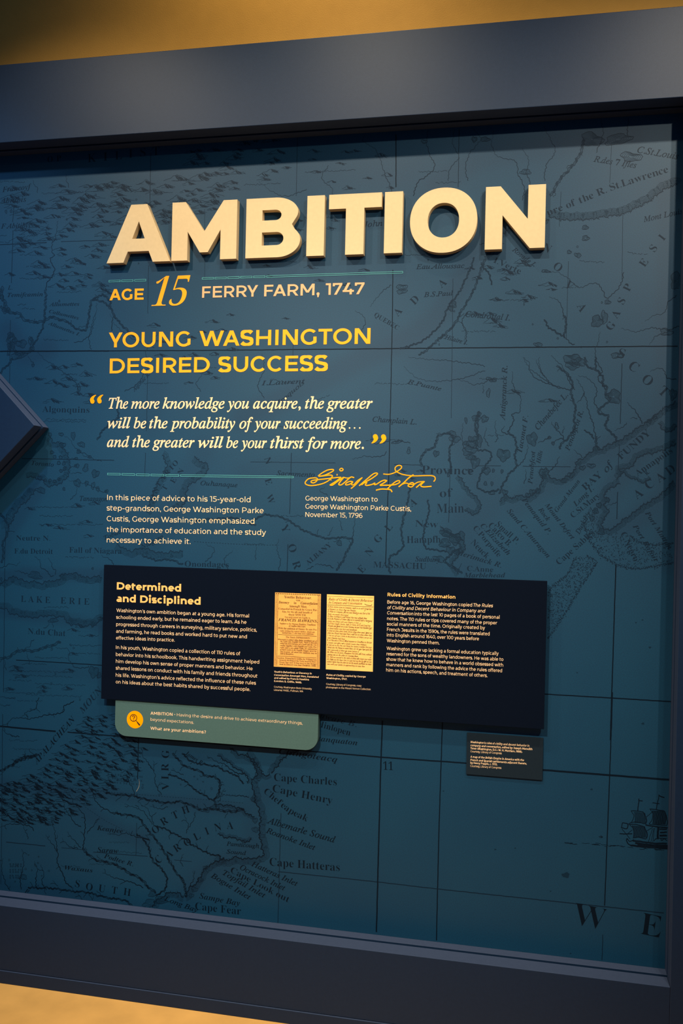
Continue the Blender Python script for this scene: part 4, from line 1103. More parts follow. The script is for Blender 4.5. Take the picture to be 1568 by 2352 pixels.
for a in (('a Francoyf',(-8,443),(72,434),13,BI),('Abitibis',(0,467),(60,463),13,BI),('F.Abitibis',(2,525),(70,522),12,BI),('L.',(18,665),(28,665),10,BI),('Temifcamin',(17,682),(98,680),10,BI),('Allumettes',(113,703),(182,702),9,BI),('Allumettes I.',(110,745),(182,772),8,BI),
          ('Algonquins',(97,946),(205,948),14,RO),('Toronto',(72,1068),(123,1072),11,BI),('Tanagagon',(183,1150),(247,1151),11,IT),('Neutre N.',(37,1241),(115,1242),12,RO),('F.du Detroit',(33,1271),(121,1272),12,RO),('Fall of Niagara',(159,1269),(279,1272),13,RO),
          ('L A K E',(48,1382),(115,1385),15,RO),('E R I E',(139,1386),(205,1389),15,RO),('N.du Chat',(64,1456),(150,1461),14,RO),('Onondages',(424,1301),(525,1303),13,RO),('Ouhanaque',(460,1114),(545,1119),10,IT),('Sacramento',(635,1092),(722,1096),11,IT),
          ('Keanjee',(222,1906),(282,1914),11,BI),('Saraw',(223,1957),(272,1960),12,BI),('Podtee R.',(238,1970),(305,1990),11,BI),('Waxaus',(148,1997),(213,2004),10,BI),('Cape Charles',(629,1793),(773,1804),17,RO),('Cape Henry',(625,1818),(762,1847),17,RO),('Albemarle Sound',(612,1890),(768,1936),14,IT),('Roanoke Inlet',(610,1912),(722,1953),12,IT),('Cape Hatteras',(619,1988),(780,2001),18,RO),
          ('Hatteras Inlet',(576,1988),(681,2036),12,IT),('Ocracock Inlet',(550,1996),(652,2046),12,IT),('Cape Look out',(528,2003),(661,2073),14,RO),('Topfail Inlet',(510,2008),(606,2063),12,IT),('Bogue Inlet',(483,2014),(572,2067),12,IT),('Sampe Bay',(457,2063),(550,2081),13,BI),('Cape Fear',(448,2089),(553,2101),17,RO),('Long Bay',(376,2068),(452,2096),11,IT),('Pamticough',(520,1942),(595,1948),9,IT),('Sound',(520,1960),(565,1964),9,IT),
          ('Chingoteacq',(640,1731),(774,1751),13,BI),('Atanquaton',(715,1700),(820,1712),12,BI),('Hinlopen',(728,1668),(803,1690),14,RO),('Delaware B.',(700,1640),(818,1670),12,BI),('11',(880,1768),(902,1769),18,RO),
          ('B.S.Paul',(973,682),(1040,678),10,IT),('Condrostal I.',(1068,727),(1170,736),12,IT),('I.Verte',(1132,602),(1193,629),12,RO),('Rosade I.',(1175,575),(1226,613),9,IT),('Eau.Alloussac',(955,618),(1066,615),10,IT),('Champlain L.',(855,968),(956,975),11,IT),('S.Hilaire I.',(1010,775),(1072,792),9,IT),('R.Puante',(935,880),(1012,898),9,IT),('I.Laurent',(600,885),(700,880),10,IT),
          ('Province',(968,1088),(1086,1090),18,RO),('of',(1010,1142),(1040,1140),18,RO),('Main',(1003,1178),(1065,1177),20,RO),('New',(953,1209),(1005,1212),14,RO),('Hampfh.',(934,1247),(1016,1246),15,RO),('Sudbury',(953,1289),(1010,1291),11,BI),('MASSACHU',(857,1303),(978,1307),13,RO),('C.Anne',(1072,1311),(1132,1314),11,RO),('Marblehead',(1065,1326),(1160,1326),10,BI),('Merimack R.',(1045,1272),(1150,1304),11,BI),
          ('ALBANY',(707,1299),(762,1253),11,RO),('MOUN',(190,1640),(236,1585),15,BI),('APALACHEAN',(84,1757),(174,1652),14,BI),('Chenebefec L.',(1236,988),(1305,908),12,IT),('Taconet F.',(1198,1040),(1213,955),11,BI),('Antigeranck R.',(1159,966),(1165,840),11,IT),('Penobfcot R.',(1307,1036),(1340,945),10,IT),('Penobfcot',(1222,1112),(1229,1036),10,BI),('Hills',(1240,1065),(1246,1036),9,BI),
          ('BAY',(1344,1127),(1384,1092),14,RO),('of',(1393,1086),(1410,1064),13,IT),('FUNDY',(1426,1056),(1495,996),14,RO),('Annapolis',(1464,1094),(1545,1038),13,RO),('R.',(1485,1092),(1492,1086),10,RO),('Long I.',(1322,1164),(1364,1124),11,BI),('C.St.Mary',(1316,1190),(1378,1141),12,RO),('Grand Menan',(1279,1177),(1332,1106),9,BI),('Dusk I.',(1330,1228),(1352,1186),10,IT),('Cape Sables',(1284,1298),(1366,1226),13,RO),
          ('C.Negro',(1424,1226),(1455,1290),13,RO),('Port Rafoir',(1452,1208),(1504,1292),10,BI),('Port Mutton',(1480,1178),(1535,1262),10,BI),('Small P.',(1137,1206),(1185,1250),13,RO),('Cafco B.',(1120,1208),(1168,1257),13,RO),('C.Elizabeth',(1102,1208),(1165,1276),11,BI),('C.Porpoife',(1085,1214),(1143,1280),12,RO),('Neuck',(1080,1247),(1116,1284),13,RO),('Sand C.Anuragon',(1163,1174),(1256,1282),11,BI),('Pemaquid P.',(1197,1148),(1258,1228),11,BI),('Rock',(1235,1170),(1256,1198),10,BI),('Mount Defert',(1250,1160),(1312,1240),10,BI),
          ('R.des 7 Ifles',(1362,371),(1460,386),12,IT),('C.St.Louis',(1462,350),(1556,366),13,IT),('Mont Louis',(1478,510),(1568,490),11,IT),('QUEBEC',(858,726),(912,758),10,RO),('Algonac R.',(308,900),(345,860),9,IT),('James R.',(424,1732),(464,1758),10,BI),('Callumettes',(112,718),(180,734),8,BI),('John S.',(835,522),(900,516),12,IT),('Tobaccos',(240,1240),(300,1215),9,IT),('Niagara',(325,1262),(376,1236),11,IT),('Iroquois',(640,930),(700,880),9,IT)):
    lab(*a)
arc_lab('Chefeapeak', [(603,1820),(628,1840),(664,1868),(705,1888)], 15, RO)
arc_lab('ure of the R. St.Lawrence', [(1258,496),(1330,468),(1420,432),(1535,395)], 15, RO)
arc_lab('ONTARIO', [(352,1152),(372,1110),(412,1062)], 12, RO)
for t, lst, cap, st in (('SOUTH', [(178,2030,-7),(205,2037,-7),(234,2041,-7),(263,2045,-6),(292,2049,-6)], 17, RO),
                        ('NORTH', [(336,1928,42),(357,1905,40),(377,1886,36),(402,1872,28),(426,1860,22)], 17, RO),
                        ('CAROLINA', [(364,1974,55),(388,1962,42),(407,1947,38),(430,1934,34),(452,1921,30),(475,1909,25),(500,1900,14),(528,1896,4)], 17, RO),
                        ('VIRG', [(380,1806,95),(379,1786,92),(379,1762,92),(380,1732,90)], 18, RO),
                        ('NOVA', [(1256,570,-30),(1281,613,-35),(1307,655,-40),(1336,706,-60)], 17, RO),
                        ('GASPESI', [(1402,748,55),(1414,721,58),(1427,691,60),(1441,660,62),(1478,603,55),(1500,570,55),(1520,545,50)], 16, RO),
                        ('SCOT', [(1427,812,-18),(1455,842,-35),(1487,873,-38),(1524,899,-42)], 20, RO),
                        ('ADA', [(913,716,50),(952,689,45),(1015,650,40)], 17, RO),
                        ('NEW', [(615,1058,-72),(616,1106,-72),(621,1146,-68)], 15, RO), ('YOR', [(655,1214,-62),(671,1259,-68),(681,1298,-70)], 18, RO),
                        ('ENGLA', [(830,1307,50),(848,1267,50),(868,1237,50),(892,1211,50),(948,1154,30)], 16, RO),
                        ('ACAD', [(1465,1134,36),(1491,1112,36),(1516,1096,36),(1539,1079,36)], 18, RO),
                        ('KILIST', [(211,363,2),(242,360,2),(272,357,2),(300,353,2),(328,350,2),(358,347,2)], 20, RO),
                        ('OP', [(115,366,2),(135,364,2)], 14, RO),
                        ('TEN', [(378,1120,62),(398,1103,62),(415,1083,62)], 13, RO)):
    for c, (x, y, a) in zip(t, lst):
        put_char(mld if y > 1640 else ml, c, x, y, cap, a, st, 0.0004)
put_char(mld, 'W', 1354, 2106, 46, -6, RO, 0.0004, -0.014, 1.05)
put_char(mld, 'E', 1495, 2126, 46, -6, RO, 0.0004, -0.014, 1.0)
put_char(mld, 'R', 62, 2047, 11, -20, BI, 0.0004)
ml.build('map_lettering', M_ink, mural)
mld.build('southern_map_lettering', M_inkd, mural)

# ------------------------------------------------------------------ exhibit text printed on the mural
TD = 0.0007
def rule(mb, boxes, h, wd=1.15, dep=TD):
    for (x0, y0, x1, y1) in boxes:
        for a, b in (((x0, y0 - h / 2), (x1, y1 - h / 2)), ((x0, y0 + h / 2), (x1, y1 + h / 2)), ((x0 + .4, y0 - h / 2), (x0 + .4, y0 + h / 2)), ((x1 - .4, y1 - h / 2), (x1 - .4, y1 + h / 2))):
            ribbon(mb, [a, b], wd, dep)
mb = MB()
rule(mb, [(249.6,646,276.3,645.2),(278.6,645.2,305.8,644.3),(308.5,644.2,335.3,643.4)], 3.8); mb.build('dashed_rule', M_teal, mural)
mb = MB()
rule(mb, [(463.8,639.8,490.6,639),(493,638.9,520,638.1),(522.3,638,549.6,637.1),(551.8,637,579,636.2),(581.7,636.1,609,635.3),(611.6,635.2,925,625.2)], 3.8); mb.build('dashed_rule', M_teal, mural)
mb = MB()
rule(mb, [(246.3,1088.7,276.6,1089.4),(279.5,1089.5,309.8,1090.2),(312.6,1090.3,343,1091),(346,1091,377,1091.6),(380,1091.7,411,1092.2),(414,1092.2,674,1095.8)], 3.8); mb.build('dashed_rule', M_teal, mural)

mb = MB(); put_sans(mb, 'AGE', (251.3, 689.8), (329.5, 688.2), 27.5, 158, TD, 8); mb.build('age_text', M_yellow, mural)
mb = MB()
put_serif(mb, '1', (347.5, 704.2), (387, 703.2), 68, 'bold', TD, -0.016, 8, 0.32)
put_serif(mb, '5', (388, 703), (436, 701.5), 68, 'bold', TD, -0.016, 8, 0.30)
mb.build('age_numeral', M_yellow, mural)
mb = MB()
for t, a, b in (('FERRY', (463.8, 684), (592, 681)), ('FARM,', (606.3, 680.7), (733.5, 677.8)), ('1747', (747.3, 677.4), (836.2, 675.4))):
    put_sans(mb, t, a, b, 27.3, 132, TD, 8)
mb.build('place_and_year_text', M_peach, mural)
mb = MB()
for t, a, b in (('YOUNG', (249.3, 798), (437, 795.4)), ('WASHINGTON', (457.4, 795.1), (850, 789.5)), ('DESIRED', (251.7, 857.6), (481.3, 854.8)), ('SUCCESS', (501, 854.6), (752.4, 851.6))):
    put_sans(mb, t, a, b, 36.6 if 'S' not in t[:1] else 36.6, 138, TD, 10)
mb.build('subheading_text', M_yellow, mural)

def quote_words(mb, words, y0, y1, x0, x1):
    for t, a, b in words:
        ya = y0 + (y1 - y0) * (a - x0) / (x1 - x0)
        yb = y0 + (y1 - y0) * (b - x0) / (x1 - x0)
        put_serif(mb, t, (a, ya), (b, yb), 24.0, 'italic', TD, 0.0135, 5)
J = lambda v: 180 + v / 2.063
mb = MB()
quote_words(mb, [(t, J(a), J(b)) for t, a, b in (('The',143,235),('more',249,384),('knowledge',398,692),('you',704,808),('acquire,',827,1053),('the',1073,1163),('greater',1175,1393))], 938.2, 938.2, 249, 855)
quote_words(mb, [(t, J(a), J(b)) for t, a, b in (('will',137,247),('be',262,321),('the',335,422),('probability',434,742),('of',762,826),('your',832,957),('succeeding',972,1272))], 983.2, 984.6, 246, 830)
quote_words(mb, [(t, J(a), J(b)) for t, a, b in (('and',135,240),('the',255,338),('greater',351,550),('will',566,686),('be',700,756),('your',770,892),('thirst',908,1068),('for',1076,1178),('more.',1192,1352))], 1026.3, 1030.7, 246, 835)
for i, x in enumerate((802.5, 814, 826)):
    c = at(x, 983.0, TD)
    mb.poly([(c.x + 1.9 * PX * math.cos(k * .52), c.y, c.z + 1.9 * PX * math.sin(k * .52)) for k in range(12)])
mb.build('quotation_text', M_text, mural)

def quote_mark(mb, cx, cy, s, flip):
    """one curled comma: a round head drawn out into a curved tail"""
    out = []
    body = [(0, 0, 5.4), (-.8, -1.5, 5.4), (-1.2, -3.5, 5.2), (-.6, -6, 4.4), (1.2, -9, 3.3), (4, -11.8, 2.2), (7.2, -13.8, 1.1), (8.4, -14.4, .5)]
    pts = smooth([(x, y) for x, y, r in body], 4)
    rad = smooth([(i, r) for i, (x, y, r) in enumerate(body)], 4)
    pp = [(cx + x * s * flip, cy + y * s * flip) for x, y in pts]
    ribbon(mb, pp, 1, TD, wfun=lambda t: 2 * s * rad[min(len(rad) - 1, int(round(t * (len(rad) - 1))))][1])
    ribbon(mb, loop(cx, cy + .5 * flip, 2.7 * s, 2.7 * s, wob=0), 5.4 * s, TD)
mb = MB(); quote_mark(mb, 212.2, 921.5, .98, 1); quote_mark(mb, 228.6, 921, .98, 1); mb.build('opening_quote_mark', M_deepy, mural)
mb = MB(); quote_mark(mb, 861.5, 1003.2, 1.02, -1); quote_mark(mb, 880.2, 1003.6, 1.02, -1); mb.build('closing_quote_mark', M_deepy, mural)

SG = (680, 1050, 4.612)
mb = MB()
for wd, pts in ((2.5, [(232,200),(270,170),(330,138),(385,130),(393,145),(340,175),(290,195),(234,204),(300,197),(350,190),(382,196),(375,215),(340,250),(280,280),(200,298),(140,300),(100,285),(98,262),(130,230),(180,220),(220,224),(222,245),(190,272),(160,268),(165,250),(220,240),(330,228),(378,222),(440,215),(475,213)]),
                (2.6, [(475,213),(430,250),(370,288),(358,295),(385,295),(420,270),(500,213)]), (2.6, [(505,215),(470,255),(450,288),(475,294),(510,270),(560,225),(585,210),(614,218)]), (2.2, [(500,213),(540,222),(575,215)]),
                (2.4, [(600,262),(575,256),(540,268),(522,287),(532,295),(570,285),(600,262),(585,288),(610,292),(650,250),(700,217),(690,225),(650,270),(615,305),(580,333)]),
                (2.6, [(667,303),(750,232),(820,176),(858,170),(852,188),(790,232),(720,270),(690,296),(720,272),(748,268),(732,290),(746,300),(800,290),(833,274),(826,290),(850,287),(900,256),(935,244),(962,250)]),
                (2.6, [(962,248),(930,272),(888,298),(930,298),(990,296),(1050,290),(1095,268),(1090,250),(1060,256),(1020,285),(985,316),(963,342)]), (2.8, [(845,350),(900,338),(965,340),(1000,346),(1015,370)]),
                (2.8, [(1085,315),(1140,270),(1190,222),(1242,186)]), (2.4, [(1110,292),(1160,275),(1195,288),(1183,305),(1220,316),(1248,288),(1228,270),(1198,284),(1245,288),(1290,265),(1355,258)]), (2.6, [(1270,323),(1315,285),(1358,257),(1328,285),(1320,305),(1350,315),(1432,309)]),
                (2.3, [(922,178),(980,182),(1040,165),(1095,133),(1117,105),(1100,88),(1070,92),(1047,115),(1055,147),(1090,168),(1140,186),(1240,198),(1400,195),(1450,200),(1470,215),(1470,240),(1455,258)]),
                (2.4, [(498,130),(480,118),(461,130),(470,146),(490,142),(498,130)]), (3.6, [(428,187),(438,187)]), (3.2, [(364,240),(372,240)])):
    p = resample(smooth(Z(*SG, pts), 8), 1.2)
    ribbon(mb, p, wd, TD)
mb.build('signature', M_deepy, mural)

mb = MB()
for t, x0, y0, x1, y1 in (('In this piece of advice to his 15-year-old',246,1148.3,575,1153.6),('step-grandson, George Washington Parke',245,1172.4,605,1178.8),('Custis, George Washington emphasized',245,1197,584,1203.2),('the importance of education and the study',245,1221.6,610.5,1229),('necessary to achieve it.',245,1245.8,437.5,1249.5)):
    put_sans(mb, t, (x0, y0), (x1, y1), 12.9, 88, TD, 4)
mb.build('context_text', M_text, mural)
mb = MB()
for t, x0, y0, x1, y1 in (('George Washington to',701,1149.6,867,1152.2),('George Washington Parke Custis,',701,1168.2,943.7,1174),('November 15, 1796',701,1187,832,1189.6)):
    put_sans(mb, t, (x0, y0), (x1, y1), 11.1, 86, TD, 4)
mb.build('attribution_text', M_text, mural)
mb = MB(); ribbon(mb, smooth([(319, 1790), (320, 1798), (318.5, 1808), (313, 1818)], 6), 1.2, 0.0006, taper=True); mb.build('scratch_mark', M_scr, mural)

# ------------------------------------------------------------------ raised letters
LD = 0.0235
BASE_Z, CAP_Z = CAM_H + 0.7762, CAM_H + 0.9606
def ell(cx, cy, rx, ry, a0, a1, n):
    return [(cx + rx * math.cos(math.radians(a0 + (a1 - a0) * i / n)), cy + ry * math.sin(math.radians(a0 + (a1 - a0) * i / n))) for i in range(n + 1)]
def supe(cx, cy, rx, ry, n=72, p=2.15):
    out = []
    for i in range(n):
        t = 2 * math.pi * i / n
        c, s_ = math.cos(t), math.sin(t)
        out.append((cx + rx * math.copysign(abs(c) ** (2 / p), c), cy + ry * math.copysign(abs(s_) ** (2 / p), s_)))
    return out
GL = {
 'A': [[(0,0),(.375,1),(.625,1),(1,0),(.735,0),(.668,.19),(.332,.19),(.265,0)], [(.5,.715),(.398,.405),(.602,.405)]],
 'M': [[(0,0),(0,1),(.205,1),(.5,.475),(.795,1),(1,1),(1,0),(.757,0),(.757,.515),(.562,.13),(.44,.13),(.243,.50),(.243,0)]],
 'B': [[(0,0),(0,1),(.54,1)] + ell(.54,.752,.415,.248,90,-25,20) + [(.845,.545)] + ell(.58,.278,.42,.278,43,-90,24) + [(.56,0)],
       [(.295,.80),(.54,.80)] + ell(.54,.71,.115,.09,90,-90,14) + [(.295,.62)], [(.295,.425),(.57,.425)] + ell(.57,.3125,.13,.1125,90,-90,14) + [(.295,.20)]],
 'I': [[(0,0),(0,1),(1,1),(1,0)]],
 'T': [[(.328,0),(.328,.765),(0,.765),(0,1),(1,1),(1,.765),(.672,.765),(.672,0)]],
 'O': [supe(.5,.5,.5,.525), supe(.5,.5,.237,.283)],
 'N': [[(0,0),(0,1),(.245,1),(.715,.455),(.715,1),(1,1),(1,0),(.755,0),(.285,.545),(.285,0)]],
}
rows = [('A',244.6,389.7,'raised cream letter A at the start of the large heading word'),
        ('M',393,542,'raised cream letter M between the heading A and B'),
        ('B',563,688,'raised cream letter B with two counters in the large heading'),
        ('I',702.7,743,'raised cream letter I between the heading B and T'),
        ('T',752.7,874,'raised cream letter T between the two upright heading I letters'),
        ('I',880.8,922.4,'raised cream letter I between the heading T and O'),
        ('O',939.6,1094,'raised round cream letter O in the large heading'),
        ('N',1112.4,1250.5,'raised cream letter N at the end of the large heading word')]
for ch, xa, xb, lbl in rows:
    k = (xa - 244.6) / (1250.5 - 244.6)
    X0 = at(xa, 605 - 36 * k, LD).x
    X1 = at(xb, 605 - 36 * (xb - 244.6) / 1005.9, LD).x
    c = bpy.data.curves.new('raised_letter', 'CURVE')
    c.dimensions = '2D'
    c.fill_mode = 'BOTH'
    c.extrude = LD / 2 - 0.0006
    c.bevel_depth = 0.0006
    c.bevel_resolution = 1
    for loop_ in GL[ch]:
        sp = c.splines.new('POLY')
        sp.points.add(len(loop_) - 1)
        for p, (x, z) in zip(sp.points, loop_):
            p.co = ((x - .5) * (X1 - X0 - 0.0012), 0.0006 + z * (CAP_Z - BASE_Z - 0.0012), 0, 1)
        sp.use_cyclic_u = True
    tmp = bpy.data.objects.new('tmp', c)
    COL.objects.link(tmp)
    bpy.context.view_layer.update()
    dg = bpy.context.evaluated_depsgraph_get()
    me = bpy.data.meshes.new_from_object(tmp.evaluated_get(dg), depsgraph=dg)
    COL.objects.unlink(tmp)
    bpy.data.objects.remove(tmp)
    bpy.data.curves.remove(c)
    me.transform(Matrix.Rotation(math.pi / 2, 4, 'X'))
    for p in me.polygons:
        p.use_smooth = False
    me.materials.clear()
    me.materials.append(M_cream)
    me.name = 'raised_letter'
    o = bpy.data.objects.new('raised_letter', me)
    COL.objects.link(o)
    o.location = ((X0 + X1) / 2, -LD / 2 - 0.0001, BASE_Z)
    o['label'] = lbl
    o['category'] = 'letter'
    o['group'] = 'raised letters of the large heading'

# ------------------------------------------------------------------ dark information panel
PD = 0.030
panel = thing('information_panel', 'wide midnight blue text panel with two old page pictures, mounted on the mural', 'panel', (-0.63, -PD / 2, CAM_H - 0.62))
PX0, PX1, PZ0, PZ1 = -1.3222, 0.0598, CAM_H - 0.6178, CAM_H - 0.1898
mb = MB(); mb.box(PX0, PX1, -PD, -0.016, PZ0, PZ1); mb.build('board', M_panel, panel, 0.0006)
mb = MB(); mb.box(PX0 + .06, PX1 - .06, -0.016, -0.0026, PZ1 - .16, PZ1 - .03); mb.build('mounting_batten', M_groove, panel)
TP = PD + 0.0003
mb = MB()
put_sans(mb, 'Determined', (268.2, 1353.8), (415.6, 1359), 17.8, 180, TP, 6)
put_sans(mb, 'and Disciplined', (267.5, 1382.3), (460.4, 1389), 17.8, 180, TP, 6)
mb.build('panel_title', M_apri, panel)
mb = MB()
for t, x0, y0, x1, y1 in (('Washington\u2019s own ambition began at a young age. His formal',267.2,1405.4,571.6,1418.4),('schooling ended early, but he remained eager to learn. As he',266.8,1421.2,565.7,1432.9),('progressed through careers in surveying, military service, politics,',266.8,1437.4,589.5,1450.8),('and farming, he read books and worked hard to put new and',266.5,1453.2,566.8,1466.3),('effective ideas into practice.',266.5,1468.7,401.1,1473.9)):
    put_sans(mb, t, (x0, y0), (x1, y1), 8.5, 97, TP, 3)
mb.build('body_text', M_text, panel)
mb = MB()
for t, x0, y0, x1, y1 in (('In his youth, Washington copied a collection of 110 rules of',266.1,1490.4,551.3,1505.2),('behavior into his schoolbook. This handwriting assignment helped',266.1,1506.6,595,1524.5),('him develop his own sense of proper manners and behavior. He',266.1,1522.4,579.8,1539.7),('shared lessons on conduct with his family and friends throughout',265.8,1537.9,590.9,1556.5),('his life. Washington\u2019s advice reflected the influence of these rules',265.8,1554.1,587.4,1572.7),('on his ideas about the best habits shared by successful people.',265.8,1569.6,574.3,1587.5)):
    put_sans(mb, t, (x0, y0), (x1, y1), 8.5, 97, TP, 3)
mb.build('body_text', M_text, panel)
mb = MB(); put_sans(mb, 'Rules of Civility Information', (889.7, 1369.4), (1045.4, 1375.2), 8.0, 150, TP, 4); mb.build('side_heading', M_apri, panel)
def mixed(mb, runs, p0, p1, cap, wt, dep, q=3):
    """runs of upright and italic lettering sharing one baseline"""
    w_ = []
    for t, it in runs:
        P, a, b = sans_line(t, wt, q, it)
        w_.append(b - a)
    gap = 300.0
    tot = sum(w_) + gap * (len(runs) - 1)
    x = 0
    for (t, it), wv in zip(runs, w_):
        f0, f1 = x / tot, (x + wv) / tot
        put_sans(mb, t, (p0[0] + (p1[0] - p0[0]) * f0, p0[1] + (p1[1] - p0[1]) * f0), (p0[0] + (p1[0] - p0[0]) * f1, p0[1] + (p1[1] - p0[1]) * f1), cap, wt, dep, q, it)
        x += wv + gap
mb = MB()
mixed(mb, [('Before age 16, George Washington copied', False), ('The Rules', True)], (889.2, 1386.3), (1131.7, 1395), 7.7, 97, TP)
mixed(mb, [('of Civility and Decent Behaviour in Company and', True)], (889.2, 1398.9), (1114.3, 1407.1), 7.7, 97, TP)
mixed(mb, [('Conversation', True), ('into the last 10 pages of a book of personal', False)], (888.8, 1411), (1146.8, 1421.4), 7.7, 97, TP)
for t, x0, y0, x1, y1 in (('notes. The 110 rules or tips covered many of the proper',888.8,1424,1141.2,1434.5),('social manners of the time. Originally created by',888.4,1436.6,1113.4,1445.7),('French Jesuits in the 1590s, the rules were translated',888.4,1449.2,1123.9,1459.6),('into English around 1640, over 100 years before',887.9,1461.8,1099.6,1470.9),('Washington penned them.',887.9,1474.8,1008.9,1480.4)):
    put_sans(mb, t, (x0, y0), (x1, y1), 7.7, 97, TP, 3)
mb.build('side_text', M_text, panel)
mb = MB()
for t, x0, y0, x1, y1 in (('Washington grew up lacking a formal education typically',887.5,1492.6,1144.7,1504.7),('reserved for the sons of wealthy landowners. He was able to',887.5,1505.1,1155.5,1518.2),('show that he knew how to behave in a world obsessed with',887.1,1517.3,1155.1,1531.2),('manners and rank by following the advice the rules offered',887.1,1529.9,1152.5,1544.2),('him on his actions, speech, and treatment of others.',886.6,1542.4,1119.1,1555.4)):
    put_sans(mb, t, (x0, y0), (x1, y1), 7.7, 97, TP, 3)
mb.build('side_text', M_text, panel)
mb = MB()
for t, x0, y0, x1, y1, it, wt in (("Youth\u2019s Behaviour, or Decency in",629.6,1544.8,715.6,1548.9,1,150),('Conversation Amongst Men, translated',629.4,1552.1,731.9,1557.2,1,150),('and edited by Francis Hawkins',629.4,1558.9,709.2,1563,0,150),('(London: S. Griffin, 1668).',629.2,1565.8,692.9,1569.6,0,150),('Courtesy, Washington State University',629.1,1579.3,715.6,1584.2,0,92),('Libraries\u2019 MASC, Pullman, WA',629.1,1586.6,695.9,1589.9,0,92),
                                  ('Rules of Civility, copied by George',749,1551.9,839.6,1556.4,1,150),('Washington, 1747.',749,1559.2,796.9,1561.9,0,150),('Courtesy, Library of Congress, copy',748.8,1573,829.7,1577.1,0,92),('photograph in the Mount Vernon Collection',748.6,1580.4,850.8,1585.4,0,92)):
    put_sans(mb, t, (x0, y0), (x1, y1), 4.3, wt - 12, TP, 2, bool(it))
mb.build('caption_text', M_text, panel)

def quad_page(name, corners, material):
    mb = MB()
    mb.poly([at(*corners[k], TP) for k in (3, 2, 1, 0)])
    return mb.build(name, material, panel)
C1 = [(631.6,1360.7),(736.8,1364.5),(734,1536.5),(628.6,1531)]
C2 = [(750.6,1364.9),(858.7,1369),(855.9,1542.8),(748,1537.3)]
def pg(C, u, v):
    """u to the right, v down, both 0..1, across a printed page"""
    a = (C[0][0] + (C[1][0] - C[0][0]) * u, C[0][1] + (C[1][1] - C[0][1]) * u)
    b = (C[3][0] + (C[2][0] - C[3][0]) * u, C[3][1] + (C[2][1] - C[3][1]) * u)
    return (a[0] + (b[0] - a[0]) * v, a[1] + (b[1] - a[1]) * v)
TQ = TP + 0.0003
page1 = quad_page('title_page_picture', C1, M_page)
mb = MB()
B1 = 'bold'; I1 = 'italic'
for t, u0, u1, v, cap, st in (('Youths Behaviour,',.20,.80,.072,5.6,B1),('OR,',.46,.56,.105,3,B1),('Decency',.08,.31,.145,5.6,'bolditalic'),('in',.41,.47,.145,5.2,B1),('Converfation',.56,.93,.145,5.4,'bolditalic'),('Amongft Men.',.31,.70,.19,5,B1),('Compofed in French by Grave Per-',.08,.93,.228,4.2,B1),('fons, for the ufe and benefit of',.16,.82,.265,4,B1),('their YOUTH.',.30,.69,.302,4.2,B1),('Now newly turned into Englifh, By',.22,.78,.335,3.2,B1),
                              ('FRANCIS',.08,.47,.382,6,'bolditalic'),('HAWKINS,',.50,.94,.382,6,'bolditalic'),('Nephew to Sir Thomas Hawkins, Tranflator',.11,.90,.425,3.8,B1),('of Cauffins Holy Court,',.31,.68,.452,3.4,'bolditalic'),('With the addition of Twenty fix new Pre-',.08,.93,.49,3.9,B1),('cepts, written by a grave Author, which are',.12,.88,.522,3.5,B1),('marked thus (*) and fome more Additions.',.17,.86,.548,3.4,B1),
                              ('The Ninth IMPRESSION.',.25,.78,.605,3.6,B1),('Whereunto is added Lillies Rules, tranflated out of',.08,.93,.64,3.5,'bolditalic'),('the Latin into Englifh Verfe. There is likewife',.13,.93,.665,3.4,'bolditalic'),('added the firft Entrance of a Youth into the Uni-',.13,.93,.692,3.4,'bolditalic'),('verfity; together with Englifh and Latin Pro-',.13,.93,.72,3.4,'bolditalic'),('verbs, and a very ufeful Table, for explanation',.13,.93,.748,3.4,'bolditalic'),('of hard words in the Englifh Tongue, never be-',.13,.93,.775,3.4,'bolditalic'),('fore in print. All which new Additions may be',.13,.93,.803,3.4,'bolditalic'),('fold by themfelves.',.13,.43,.83,3.4,'bolditalic'),
                              ('London, Printed by S. Griffin for William Lee,',.08,.93,.89,3.5,B1),('formerly dwelling at the Turks head in Fleet-',.12,.92,.917,3.3,B1),('ftreet, but now living next to the Kings',.12,.92,.945,3.3,B1),('head in Chancery lane near Fleetftreet, 1668.',.12,.92,.972,3.3,'bolditalic')):
    put_serif(mb, t, pg(C1, u0, v), pg(C1, u1, v), cap, st, TQ, -0.002 if 'bold' == st else 0.004, 2)
for v in (.565, .855):
    ribbon(mb, [pg(C1, .08, v), pg(C1, .92, v)], .7, TQ)
mb.build('printed_lines', M_pageink, page1)
mb = MB()
for i in range(62):
    v = .02 + i * .0157
    for u in (.028, .062, .945, .978):
        ribbon(mb, loop(*pg(C1, u, v), .55, .5, n=5), .8, TQ)
for i in range(24):
    ribbon(mb, loop(*pg(C1, .03 + i * .041, .014), .8, .7, n=6), 1.2, TQ)
mb.build('ornament_border', M_pageink, page1)
page2 = quad_page('manuscript_picture', C2, M_page2)
mb = MB()
